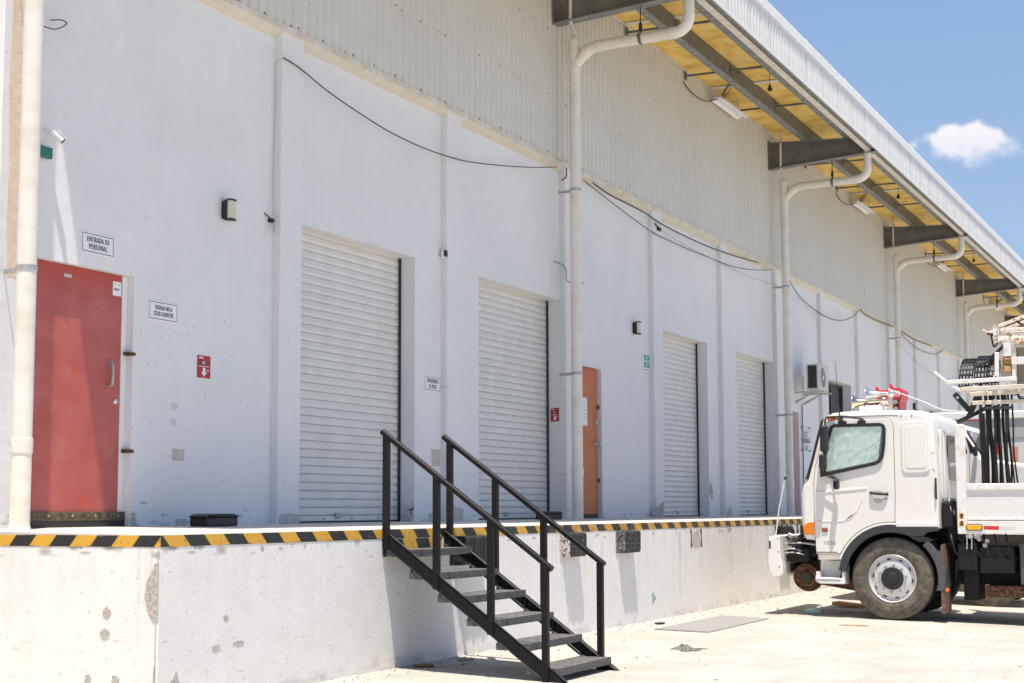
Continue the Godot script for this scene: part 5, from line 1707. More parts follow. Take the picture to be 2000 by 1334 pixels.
	b.box(Vector3(xn - 0.03, 2.605, 4.20), Vector3(xn + 0.03, 2.65, 4.275), 0.01)
	b.tube([Vector3(xn, 2.64, 4.235), Vector3(xn + 0.01, 2.95, 4.21), Vector3(xn + 0.02, 3.42, 4.18)], [0.008, 0.005, 0.0025], 6)
	part(t, "whip_aerial", b, M.black, false)
	# chrome horns on the roof
	for q in [[21.95, 2.845, 4.33, 0.43, M.brass], [22.25, 2.965, 4.45, 0.36, M.chrome], [22.5, 2.86, 4.44, 0.30, M.chrome]]:
		b = MB.new()
		var l: float = q[3]
		b.lathe([Vector2(0.0, 0.0), Vector2(0.01, 0.105), Vector2(0.02, 0.104), Vector2(0.05, 0.074), Vector2(0.10, 0.050), Vector2(0.2, 0.034), Vector2(l - 0.05, 0.022), Vector2(l - 0.04, 0.05), Vector2(l, 0.055), Vector2(l + 0.02, 0.045), Vector2(l + 0.03, 0.0)], Vector3(q[0], q[1], q[2]), (Z + Y * 0.05).normalized(), 20)
		var hn := part(t, "air_horn", b, q[4])
		b = MB.new()
		b.box(Vector3(q[0] - 0.025, 2.705, q[2] + l - 0.05), Vector3(q[0] + 0.025, q[1], q[2] + l), 0.004)
		part(hn, "stand", b, M.chrome, false)
	b = MB.new()
	b.box(Vector3(21.9, 2.705, 4.42), Vector3(22.7, 2.80, 4.74), 0.02)
	part(t, "horn_base", b, M.bed, false)
	for k in 3:
		b = MB.new()
		b.tube(curve([Vector3(22.0 + 0.2 * k, 2.72, 4.46), Vector3(21.9 + 0.2 * k, 2.83, 4.52), Vector3(22.05 + 0.2 * k, 2.80 + 0.04 * k, 4.62), Vector3(22.0 + 0.1 * k, 2.90, 4.68), Vector3(22.2, 2.95, 4.74)], 5), 0.008, 6)
		part(t, "air_line", b, M.cable)
	# chassis, front frame, rail wheels, bumper
	for x in [22.35, 23.1]:
		boxpart(t, "chassis_rail", Vector3(x, 0.72, 3.36), Vector3(x + 0.09, 0.98, 11.0), M.soot, 0.004)
	for q in [[21.95, 0.90, 3.50, 22.6, 1.0, 3.92], [21.75, 0.68, 3.42, 22.4, 0.86, 3.72], [21.85, 0.75, 3.70, 23.6, 1.02, 3.95], [22.0, 0.55, 3.38, 23.5, 0.66, 3.46]]:
		boxpart(t, "front_frame", Vector3(q[0], q[1], q[2]), Vector3(q[3], q[4], q[5]), M.soot, 0.01)
	for q in [[0.93, 3.40, 3.86, 0.014], [0.85, 3.40, 3.62, 0.011], [0.80, 3.40, 3.66, 0.01]]:
		b = MB.new()
		b.tube(curve([Vector3(21.72, q[0], q[1]), Vector3(21.72, q[0] + 0.01, lerpf(q[1], q[2], 0.5)), Vector3(21.75, q[0] - 0.02, q[2])], 5), q[3], 6)
		part(t, "hydraulic_line", b, M.galv)
	for k in 9:
		b = MB.new()
		var p := Vector3(21.7 + rng.randf() * 0.2, rng.randf_range(0.80, 1.06), rng.randf_range(3.40, 3.62))
		b.obox(p, Vector3(0.06, rng.randf_range(0.02, 0.07), rng.randf_range(0.03, 0.09)), Basis(X, rng.randf()), 0.006)
		part(t, "valve", b, M.dark if k % 3 else M.galv, false)
	for k in 4:
		b = MB.new()
		var z0 := rng.randf_range(3.42, 3.6)
		b.tube(curve([Vector3(21.75, 0.84, z0), Vector3(21.72, 0.99, z0 + 0.06), Vector3(21.78, 1.06, z0 + 0.16), Vector3(21.9, 0.98, z0 + 0.26)], 5), 0.012, 6)
		part(t, "hose", b, M.cable)
	for x in [21.90, 23.45]:
		b = MB.new()
		b.lathe([Vector2(-0.03, 0.0), Vector2(-0.03, 0.075), Vector2(-0.035, 0.08), Vector2(-0.02, 0.085), Vector2(0.0, 0.09), Vector2(0.0, 0.155), Vector2(-0.02, 0.165), Vector2(-0.02, 0.178), Vector2(0.10, 0.182), Vector2(0.115, 0.205), Vector2(0.135, 0.207), Vector2(0.14, 0.19), Vector2(0.14, 0.0)], Vector3(x, 0.475, 3.645), X, 36)
		var rwl := part(t, "rail_wheel", b, M.rust)
		b = MB.new()
		b.lathe([Vector2(-0.045, 0.0), Vector2(-0.045, 0.06), Vector2(-0.03, 0.073)], Vector3(x, 0.475, 3.645), X, 20)
		part(rwl, "hub_cap", b, mat(lin(0.045, 0.035, 0.030), 0.6))
	b = MB.new()
	b.bar(Vector3(22.15, 0.45, 3.70), Vector3(22.15, 0.30, 4.60), 0.10, 0.14)
	b.bar(Vector3(23.35, 0.45, 3.70), Vector3(23.35, 0.30, 4.60), 0.10, 0.14)
	b.box(Vector3(22.0, 0.40, 3.6), Vector3(23.5, 0.52, 3.72), 0.01)
	part(t, "rail_arm", b, M.rust, false)
	b = MB.new()
	b.prism([Vector2(3.21, 1.02), Vector2(3.34, 1.05), Vector2(3.365, 1.03), Vector2(3.37, 0.78), Vector2(3.40, 0.66), Vector2(3.405, 0.52), Vector2(3.36, 0.475), Vector2(3.25, 0.465), Vector2(3.205, 0.55), Vector2(3.185, 0.72), Vector2(3.20, 0.86)], Vector3(xn - 0.02, 0, 0), Z, Y, X, 0.0, xf - xn + 0.04, 0.025, 3, true)
	var fb := part(t, "front_bumper", b, M.truck)
	for q in [[3.345, 0.995], [3.348, 0.82], [3.36, 0.62]]:
		face.call(fb, "bolt_hole", blob(q[0], q[1], 0.009, 0.012, 0.0, 8), 0.018, 0.0215, M.dark)
	face.call(fb, "slot", rrect(3.215, 0.86, 3.245, 0.97, 0.012), 0.015, 0.022, M.fender)
	for q in [[xn + 0.03, 0.0], [xf - 0.05, 0.02]]:
		b = MB.new()
		b.tube([Vector3(q[0], 1.03, 3.30 + q[1]), Vector3(q[0], 1.40, 3.355 + q[1]), Vector3(q[0], 1.80, 3.445 + q[1])], 0.009, 8)
		var po := part(t, "marker_pole", b, M.white)
		b = MB.new()
		b.tube([Vector3(q[0], 1.80, 3.445 + q[1]), Vector3(q[0], 1.84, 3.455 + q[1])], 0.014, 8)
		part(po, "black_tip", b, M.black)
	# wheels
	var wheel := func(x: float, z: float, dir: float) -> void:
		var q := MB.new()
		var ax := X * dir
		q.lathe([Vector2(0.03, 0.315), Vector2(0.012, 0.33), Vector2(0.0, 0.37), Vector2(0.0, 0.375), Vector2(-0.004, 0.42), Vector2(-0.004, 0.425), Vector2(0.0, 0.43), Vector2(0.008, 0.475), Vector2(0.02, 0.51), Vector2(0.035, 0.532), Vector2(0.05, 0.54)], Vector3(x, 0.48, z), ax, 56)
		var ty := part(t, "wheel", q, M.tyre)
		q = MB.new()
		q.lathe([Vector2(0.05, 0.54), Vector2(0.06, 0.545), Vector2(0.095, 0.545), Vector2(0.096, 0.532), Vector2(0.106, 0.532), Vector2(0.107, 0.546), Vector2(0.145, 0.547), Vector2(0.146, 0.532), Vector2(0.156, 0.532), Vector2(0.157, 0.546), Vector2(0.20, 0.545), Vector2(0.201, 0.532), Vector2(0.211, 0.532), Vector2(0.212, 0.543), Vector2(0.25, 0.540), Vector2(0.28, 0.51), Vector2(0.28, 0.3)], Vector3(x, 0.48, z), ax, 56)
		part(ty, "tread", q, M.tread_rubber)
		q = MB.new()
		q.lathe([Vector2(0.05, 0.312), Vector2(0.015, 0.318), Vector2(0.010, 0.311), Vector2(0.018, 0.300), Vector2(0.055, 0.290), Vector2(0.060, 0.270), Vector2(0.040, 0.235), Vector2(0.026, 0.215), Vector2(0.022, 0.150), Vector2(0.03, 0.145), Vector2(0.06, 0.14)], Vector3(x, 0.48, z), ax, 48)
		part(ty, "rim", q, M.rim)
		q = MB.new()
		q.lathe([Vector2(0.05, 0.147), Vector2(-0.005, 0.147), Vector2(-0.012, 0.138), Vector2(-0.012, 0.085), Vector2(-0.03, 0.078), Vector2(-0.04, 0.05), Vector2(-0.045, 0.0)], Vector3(x, 0.48, z), ax, 32)
		part(ty, "hub", q, M.black)
		for k in 10:
			var a := TAU * (k + 0.3) / 10.0
			q = MB.new()
			q.lathe([Vector2(-0.012, 0.0), Vector2(-0.012, 0.009), Vector2(-0.006, 0.015), Vector2(0.024, 0.018)], Vector3(x, 0.48 + 0.182 * sin(a), z + 0.182 * cos(a)), ax, 6)
			part(ty, "wheel_nut", q, M.galv, false)
			a = TAU * (k + 0.8) / 10.0
			q = MB.new()
			var rd := Vector3(0, sin(a), cos(a))
			var tn := Vector3(0, cos(a), -sin(a))
			var el := []
			for i in 12:
				el.append(Vector2(0.030 * cos(TAU * i / 12.0), 0.017 * sin(TAU * i / 12.0)))
			q.prism(el, Vector3(x, 0.48, z) + rd * 0.253 + ax * 0.052, tn, (rd - ax * 0.5).normalized(), (ax + rd * 0.5).normalized() * -1.0, 0.0, 0.006)
			part(ty, "hand_hole", q, M.soot, false)
	wheel.call(21.635, 4.87, 1.0)
	wheel.call(23.90, 4.87, -1.0)
	wheel.call(21.635, 9.3, 1.0)
	wheel.call(23.90, 9.3, -1.0)
	boxpart(t, "front_axle", Vector3(21.95, 0.40, 4.80), Vector3(23.6, 0.54, 4.94), M.soot)
	boxpart(t, "rear_axle", Vector3(21.95, 0.40, 9.22), Vector3(23.6, 0.54, 9.38), M.soot)
	# load bed
	boxpart(t, "bed_floor", Vector3(xn + 0.02, 1.12, 5.74), Vector3(xf - 0.02, 1.24, 11.0), M.bed)
	for s in 2:
		var x := xn if s == 0 else xf - 0.04
		boxpart(t, "bed_post", Vector3(x - 0.005, 1.07, 5.745), Vector3(x + 0.05, 2.495, 5.872), M.bed, 0.008)
		boxpart(t, "bed_sill", Vector3(x, 1.072, 5.873), Vector3(x + 0.05, 1.238, 11.0), M.bed, 0.006)
		boxpart(t, "bed_side_board", Vector3(x + 0.012, 1.246, 5.873), Vector3(x + 0.03, 1.64, 11.0), M.checker, 0.002)
		boxpart(t, "bed_top_rail", Vector3(x - 0.012, 1.635, 5.874), Vector3(x + 0.05, 1.722, 11.0), M.bed, 0.012)
		boxpart(t, "bed_lower_fold", Vector3(x, 1.246, 5.874), Vector3(x + 0.028, 1.285, 11.0), M.bed, 0.005)
	boxpart(t, "bed_gap", Vector3(xn + 0.004, 1.238, 5.873), Vector3(xn + 0.03, 1.246, 11.0), M.rust)
	var ov := func(z0: float, z1: float, y: float, h: float) -> Array: return rrect(z0, y - h, z1, y + h, h * 0.98, 6)
	face.call(t, "side_lamp", ov.call(5.848, 6.068, 1.155, 0.043), 0.0, 0.010, M.fender, 0.004)
	face.call(t, "side_lamp_lens", ov.call(5.862, 6.054, 1.155, 0.032), 0.010, 0.016, M.amber, 0.005)
	face.call(t, "red_tape", [Vector2(6.078, 1.128), Vector2(6.268, 1.124), Vector2(6.268, 1.172), Vector2(6.078, 1.174)], 0.0, 0.001, mat(lin(0.62, 0.025, 0.03), 0.3))
	face.call(t, "white_tape", [Vector2(6.285, 1.124), Vector2(6.47, 1.12), Vector2(6.47, 1.168), Vector2(6.285, 1.172)], 0.0, 0.001, mat(lin(0.62, 0.64, 0.66), 0.3))
	for q in [[1.305, 1.0], [1.205, -1.0]]:
		var y: float = q[0]
		var d: float = q[1]
		var st: MeshInstance3D = face.call(t, "arrow_sticker", [Vector2(5.768, y - 0.036), Vector2(5.832, y - 0.036), Vector2(5.832, y + 0.036), Vector2(5.768, y + 0.036)], 0.005, 0.0062, M.amber)
		face.call(st, "arrow", [Vector2(5.785, y - d * 0.034), Vector2(5.815, y - d * 0.034), Vector2(5.815, y + d * 0.004), Vector2(5.83, y + d * 0.004), Vector2(5.80, y + d * 0.034), Vector2(5.77, y + d * 0.004), Vector2(5.785, y + d * 0.004)], 0.0062, 0.007, M.ink)
	for z in [5.853, 5.913]:
		b = MB.new()
		b.tube([Vector3(xn + 0.06, 1.07, z), Vector3(xn + 0.06, 0.87, z - 0.008)], 0.007, 6)
		b.tube([Vector3(xn + 0.06, 1.05, z), Vector3(xn + 0.06, 1.03, z)], 0.016, 6)
		part(t, "tie_bolt", b, M.white)
	for q in [[21.85, 0.56, 5.97, 22.3, 0.90, 6.42, M.rubber_black], [21.95, 0.90, 5.98, 22.3, 1.05, 6.6, mat(lin(0.10, 0.09, 0.065), 0.6)], [21.80, 0.60, 5.70, 22.1, 0.94, 5.95, M.rubber_black], [21.9, 0.2, 5.75, 22.4, 0.62, 5.95, M.soot], [21.8, 0.25, 6.05, 22.4, 0.40, 6.9, M.rust], [22.1, 0.4, 5.6, 23.4, 0.72, 8.4, M.soot], [21.7, 0.42, 6.50, 22.2, 0.95, 7.6, M.fender]]:
		boxpart(t, "under_box", Vector3(q[0], q[1], q[2]), Vector3(q[3], q[4], q[5]), q[6], 0.012)
	for q in [[1.0, 6.0], [0.98, 6.10], [0.92, 6.07]]:
		b = MB.new()
		b.lathe([Vector2(0, 0.0), Vector2(0, 0.028), Vector2(0.10, 0.028)], Vector3(21.68, q[0], q[1]), X, 12)
		part(t, "gauge", b, M.galv)
	for k in 6:
		b = MB.new()
		var z0 := 5.62 + 0.14 * k
		b.tube(curve([Vector3(21.8, 1.08, z0), Vector3(21.74, 0.95, z0 + 0.03), Vector3(21.78, 0.80, z0 + 0.08), Vector3(21.9, 0.72, z0 + 0.2)], 5), 0.014, 6)
		part(t, "hose", b, M.cable)
	# air filter and lines between cab and bed
	b = MB.new()
	b.tube(curve([Vector3(22.0, 1.5, 5.62), Vector3(21.9, 1.38, 5.64), Vector3(21.86, 1.2, 5.62), Vector3(21.86, 0.9, 5.62)], 5), 0.05, 12)
	b.box(Vector3(21.75, 1.14, 5.52), Vector3(22.3, 1.5, 5.70), 0.03)
	part(t, "air_filter", b, M.soot, false)
	for k in 5:
		b = MB.new()
		b.tube(curve([Vector3(21.8 + 0.03 * k, 1.55, 5.6), Vector3(21.75, 1.42 - 0.02 * k, 5.62 + 0.02 * k), Vector3(21.82, 1.28, 5.66), Vector3(21.9, 1.2, 5.74)], 5), 0.009, 6)
		part(t, "brake_line", b, M.galv if k % 2 else M.cable)
	# red crane head lying above the cab
	var c := thing("crane_head", "red crane head with a white framed plate above the truck cab roof", "crane", Vector3(22.95, 2.72, 4.65))
	var cx := 22.75
	var fc := func(called: String, poly: Array, d0: float, d1: float, m: Material, r := 0.0) -> void:
		var q := MB.new()
		q.prism(poly, Vector3(cx, 0, 0), Z, Y, X, d0, d1, r, 2)
		part(c, called, q, m, false)
	fc.call("body", [Vector2(4.44, 2.80), Vector2(4.46, 2.93), Vector2(4.47, 3.07), Vector2(4.68, 3.07), Vector2(4.69, 2.80)], 0.05, 0.50, mat(lin(0.80, 0.075, 0.045), 0.4), 0.01)
	fc.call("side_plate", [Vector2(4.675, 2.70), Vector2(4.675, 3.03), Vector2(4.71, 3.085), Vector2(4.80, 3.09), Vector2(4.845, 3.06), Vector2(4.85, 2.98), Vector2(4.815, 2.90), Vector2(4.815, 2.70)], 0.0, 0.45, mat(lin(0.55, 0.035, 0.045), 0.4), 0.01)
	fc.call("fin", [Vector2(4.46, 3.07), Vector2(4.475, 3.135), Vector2(4.525, 3.07)], 0.05, 0.07, M.red)
	fc.call("fin", [Vector2(4.67, 3.07), Vector2(4.68, 3.15), Vector2(4.70, 3.15), Vector2(4.73, 3.085)], 0.0, 0.03, M.red)
	var fr := [Vector2(4.71, 2.975), Vector2(4.815, 2.97), Vector2(4.815, 3.045), Vector2(4.71, 3.05)]
	b = MB.new()
	b.rim(fr, MB.inset(fr, 0.007), Vector3(cx, 0, 0), Z, Y, -X, 0.0, 0.004)
	part(c, "plate_frame", b, M.sign, false)
	lettering(c, "lettering", "FASSI", 0.033, Vector3(cx - 0.001, 3.01, 4.762), Basis(Vector3(0, 0, 1), Y, -X), M.sign, 0.8)
	for q in [[4.765, 2.885], [4.77, 2.79]]:
		b = MB.new()
		b.lathe([Vector2(0.0, 0.0), Vector2(0.0, 0.034), Vector2(0.012, 0.044), Vector2(0.08, 0.046)], Vector3(cx - 0.09, q[1], q[0]), X, 16)
		part(c, "work_lamp", b, M.black)
		b = MB.new()
		b.lathe([Vector2(-0.002, 0.0), Vector2(-0.002, 0.031)], Vector3(cx - 0.09, q[1], q[0]), X, 16)
		part(c, "work_lamp_lens", b, mat(lin(0.30, 0.26, 0.20), 0.2))
	b = MB.new()
	b.tube(curve([Vector3(22.72, 3.08, 4.66), Vector3(22.72, 3.02, 4.80), Vector3(22.9, 2.90, 5.10), Vector3(23.0, 2.77, 5.40), Vector3(23.1, 2.74, 5.9)], 6), 0.008, 6)
	var o := put(self, "rope", b.mesh(Vector3(22.9, 2.9, 5.1)), M.sign, Vector3(22.9, 2.9, 5.1))
	tag(o, "white rope running from the red crane head down behind the cab", "rope")

func rig() -> void:
	var X := Vector3.RIGHT
	var Y := Vector3.UP
	var Z := Vector3.BACK
	var t := thing("hose_rig", "white steel work rig with hanging black hoses and rusty boom on the truck bed", "rig", Vector3(22.5, 1.24, 6.3))
	var P := func(z: float, y: float, x := 22.4) -> Vector3: return Vector3(x, y, z)
	var bar := func(called: String, a: Vector3, b: Vector3, w: float, h: float, m: Material) -> void:
		var q := MB.new()
		q.bar(a, b, w, h, Y, 0.006)
		part(t, called, q, m, false)
	# lower platform with two rails
	bar.call("platform_rail", P.call(5.60, 3.085, 22.0), P.call(6.50, 3.105, 22.0), 0.05, 0.055, M.bed)
	bar.call("platform_rail", P.call(5.75, 3.0, 22.9), P.call(8.2, 3.03, 22.9), 0.05, 0.06, M.bed)
	bar.call("platform_edge", P.call(5.78, 2.985, 22.0), P.call(8.2, 3.015, 22.0), 0.06, 0.06, M.trim)
	bar.call("platform_edge", P.call(5.84, 2.925, 22.2), P.call(8.2, 2.98, 22.2), 0.06, 0.055, M.trim)
	for k in 5:
		bar.call("platform_rung", P.call(5.86 + 0.22 * k, 2.965, 21.98), P.call(5.86 + 0.22 * k, 2.985, 22.95), 0.03, 0.05, M.bed)
	bar.call("guard_strut", P.call(5.435, 3.235, 22.0), P.call(5.60, 3.085, 22.0), 0.035, 0.035, M.bed)
	bar.call("guard_strut", P.call(5.60, 3.085, 22.0), P.call(5.84, 2.925, 22.0), 0.035, 0.045, M.bed)
	bar.call("cross_bar", P.call(5.885, 2.81, 22.2), P.call(8.2, 2.82, 22.2), 0.04, 0.055, M.trim)
	bar.call("cross_bar", P.call(6.19, 2.85, 22.19), P.call(6.19, 2.77, 22.19), 0.05, 0.03, M.white)
	# black folding arms
	bar.call("folding_arm", P.call(5.64, 2.95, 22.3), P.call(5.83, 2.72, 22.3), 0.03, 0.075, M.black)
	bar.call("folding_arm", P.call(5.955, 2.92, 22.25), P.call(5.83, 2.62, 22.25), 0.04, 0.075, M.black)
	bar.call("folding_arm", P.call(5.84, 2.635, 22.25), P.call(5.67, 2.555, 22.25), 0.04, 0.055, M.black)
	bar.call("folding_arm", P.call(5.84, 2.65, 22.4), P.call(6.10, 2.78, 22.4), 0.04, 0.05, M.black)
	bar.call("mast_post", P.call(5.93, 2.70, 22.7), P.call(5.96, 1.25, 22.7), 0.08, 0.075, M.plastic)
	var b := MB.new()
	b.lathe([Vector2(-0.003, 0.0), Vector2(-0.003, 0.016)], Vector3(22.284, 2.895, 5.685), X, 12)
	part(t, "pin_hole", b, M.sign)
	# hanging hoses with their end fittings
	var tops := [5.99, 6.055, 6.105, 6.165, 6.215, 6.265, 6.31, 6.345, 6.385]
	for k in 9:
		var z0: float = tops[k]
		var x: float = 22.22 + 0.05 * (k % 3)
		var r: float = 0.020 if k < 7 else 0.012
		b = MB.new()
		b.tube([Vector3(x, 2.915, z0), Vector3(x, 2.905, z0), Vector3(x, 2.835, z0 + 0.003)], [r * 0.7, r * 1.15, r * 1.15], 10)
		part(t, "hose_fitting", b, M.dark)
		b = MB.new()
		var sway := 0.012 * sin(k * 2.4)
		b.tube(curve([Vector3(x, 2.84, z0 + 0.003), Vector3(x, 2.5, z0 + 0.004 + sway), Vector3(x, 2.1, z0 + 0.01 - sway), Vector3(x, 1.3, z0 - 0.01 + 0.012 * k)], 5), r, 10)
		part(t, "hose", b, M.cable)
		if k in [1, 3, 6]:
			b = MB.new()
			b.tube(curve([Vector3(x + 0.06, 2.84, z0 + 0.03), Vector3(x + 0.06, 2.4, z0 + 0.02), Vector3(x + 0.06, 2.0, z0 + 0.05), Vector3(x + 0.06, 1.3, z0 + 0.02)], 5), 0.014, 8)
			part(t, "hose", b, M.cable)
	bar.call("hose_clamp", P.call(6.02, 2.735, 22.2), P.call(6.42, 2.735, 22.2), 0.03, 0.035, M.plastic)
	# further hoses bent over at the right edge
	for k in 3:
		b = MB.new()
		b.tube(curve([Vector3(22.3, 2.90, 6.40 + 0.03 * k), Vector3(22.28, 2.955, 6.43 + 0.03 * k), Vector3(22.28, 2.88 - 0.02 * k, 6.50), Vector3(22.28, 2.87 - 0.03 * k, 6.75)], 5), 0.009, 6)
		part(t, "hose", b, M.cable)
	# drag chains standing in an arch
	for q in [[22.25, 5.80, 0.0, 0.30, 0.165], [22.20, 6.005, 0.03, 0.34, 0.165], [22.35, 6.13, -0.02, 0.34, 0.165]]:
		var x: float = q[0]
		b = MB.new()
		b.tube([Vector3(x, 3.02, q[1]), Vector3(x, 3.06, q[1])], 0.03, 6)
		var ch := part(t, "drag_chain", b, M.black)
		var n := 9
		for i in n:
			var a := PI * (1.0 - 0.60 * i / (n - 1.0))
			var cx: float = x + q[3] * (1.0 + cos(a))
			var cy: float = 3.07 + q[2] + 0.34 * sin(a)
			var cz: float = q[1] + 0.05 * i / n
			var tn := Vector3(-sin(a) * q[3], cos(a) * 0.34, 0).normalized()
			var nn := Vector3(cos(a), sin(a), 0).normalized()
			nn = (nn - tn * nn.dot(tn)).normalized()
			b = MB.new()
			var bs := Basis(Z, tn, nn)
			for s in [-1.0, 1.0]:
				b.obox(Vector3(cx, cy, cz + s * q[4] * 0.5), Vector3(0.012, 0.085, 0.055), bs, 0.004)
			for k in 3:
				b.obox(Vector3(cx, cy, cz + (k - 1) * q[4] * 0.27) + nn * 0.008, Vector3(0.018, 0.06, 0.03), bs)
			for s in [-0.5, 0.5]:
				b.obox(Vector3(cx, cy, cz) + tn * 0.036 * s * 2.0 + nn * 0.022, Vector3(q[4], 0.020, 0.014), bs)
			part(ch, "link", b, M.black, false)
	# white uprights with yellow box between
	bar.call("upright", P.call(6.245, 3.47, 22.1), P.call(6.235, 3.08, 22.1), 0.05, 0.055, M.bed)
	bar.call("upright", P.call(6.46, 3.40, 22.1), P.call(6.455, 3.08, 22.1), 0.045, 0.045, M.bed)
	bar.call("upright", P.call(6.215, 3.16, 22.1), P.call(6.215, 3.09, 22.1), 0.05, 0.05, M.white)
	boxpart(t, "frame_plate", Vector3(22.3, 3.15, 6.26), Vector3(22.33, 3.46, 6.46), M.trim, 0.004)
	boxpart(t, "head_block", Vector3(22.1, 3.41, 6.325), Vector3(22.4, 3.63, 6.425), M.bed, 0.01)
	boxpart(t, "brass_block", Vector3(22.08, 3.29, 6.325), Vector3(22.3, 3.39, 6.43), tri_mat(ntex(96, 0.05, [[0.2, lin(0.10, 0.05, 0.015)], [0.8, lin(0.42, 0.24, 0.06)]], 256), 0.4, 0.6), 0.02)
	boxpart(t, "brass_block", Vector3(22.08, 3.20, 6.33), Vector3(22.3, 3.285, 6.42), M.wood, 0.01)
	boxpart(t, "cross_plate", Vector3(22.06, 3.30, 6.43), Vector3(22.2, 3.395, 7.3), M.bed, 0.008)
	boxpart(t, "machine_body", Vector3(22.5, 3.04, 6.44), Vector3(23.3, 3.58, 7.6), mat(lin(0.16, 0.14, 0.11), 0.7), 0.02)
	boxpart(t, "bed_pedestal", Vector3(22.3, 1.24, 6.9), Vector3(23.3, 3.0, 7.7), M.bed, 0.02)
	# rusty truss boom
	b = MB.new()
	b.prism([Vector2(6.215, 3.60), Vector2(6.27, 3.61), Vector2(6.265, 3.72), Vector2(6.25, 3.835), Vector2(6.23, 3.845), Vector2(6.205, 3.82), Vector2(6.205, 3.72)], Vector3(22.1, 0, 0), Z, Y, X, 0.0, 0.03, 0.003, 2)
	part(t, "joint_plate", b, M.bed, false)
	for q in [[6.225, 3.64], [6.25, 3.64], [6.228, 3.69], [6.252, 3.69], [6.256, 3.745], [6.232, 3.82]]:
		b = MB.new()
		b.lathe([Vector2(-0.006, 0.0), Vector2(-0.006, 0.008), Vector2(0.0, 0.01)], Vector3(22.1, q[1], q[0]), X, 6)
		part(t, "bolt", b, M.dark)
	var lng := [[6.27, 3.82, 7.6, 4.27, 0.045], [6.28, 3.765, 7.8, 3.80, 0.045], [6.26, 3.64, 7.8, 3.64, 0.05]]
	for x in [22.12, 22.6]:
		for q in lng:
			bar.call("boom_chord", P.call(q[0], q[1], x), P.call(q[2], q[3], x), 0.05, q[4], M.rustwhite)
		bar.call("boom_web", P.call(6.28, 3.69, x), P.call(7.8, 3.70, x), 0.02, 0.075, M.rustwhite)
		bar.call("boom_brace", P.call(6.48, 3.90, x), P.call(6.66, 3.77, x), 0.03, 0.03, M.rust)
		bar.call("boom_brace", P.call(6.66, 3.77, x), P.call(6.95, 4.05, x), 0.03, 0.03, M.rustwhite)
	boxpart(t, "boom_end", Vector3(22.08, 3.60, 6.262), Vector3(22.64, 3.79, 6.282), M.rustwhite, 0.004)
	bar.call("nose_bracket", P.call(6.21, 3.765, 22.15), P.call(6.14, 3.735, 22.15), 0.04, 0.045, M.bed)
	bar.call("nose_bracket", P.call(6.21, 3.71, 22.15), P.call(6.12, 3.735, 22.15), 0.05, 0.035, M.rust)
	bar.call("nose_bracket", P.call(6.13, 3.74, 22.15), P.call(6.065, 3.79, 22.15), 0.03, 0.028, M.rustwhite)
	b = MB.new()
	b.tube(curve([Vector3(22.12, 3.70, 6.175), Vector3(22.12, 3.62, 6.19), Vector3(22.12, 3.555, 6.205), Vector3(22.12, 3.56, 6.225), Vector3(22.12, 3.60, 6.26)], 5), 0.012, 8)
	part(t, "bent_hose", b, M.cable)
	b = MB.new()
	b.tube([Vector3(22.2, 3.585, 6.345), Vector3(22.2, 3.45, 6.20), Vector3(22.2, 3.36, 6.10), Vector3(22.2, 3.30, 5.95)], 0.022, 10)
	part(t, "black_strut", b, M.plastic)

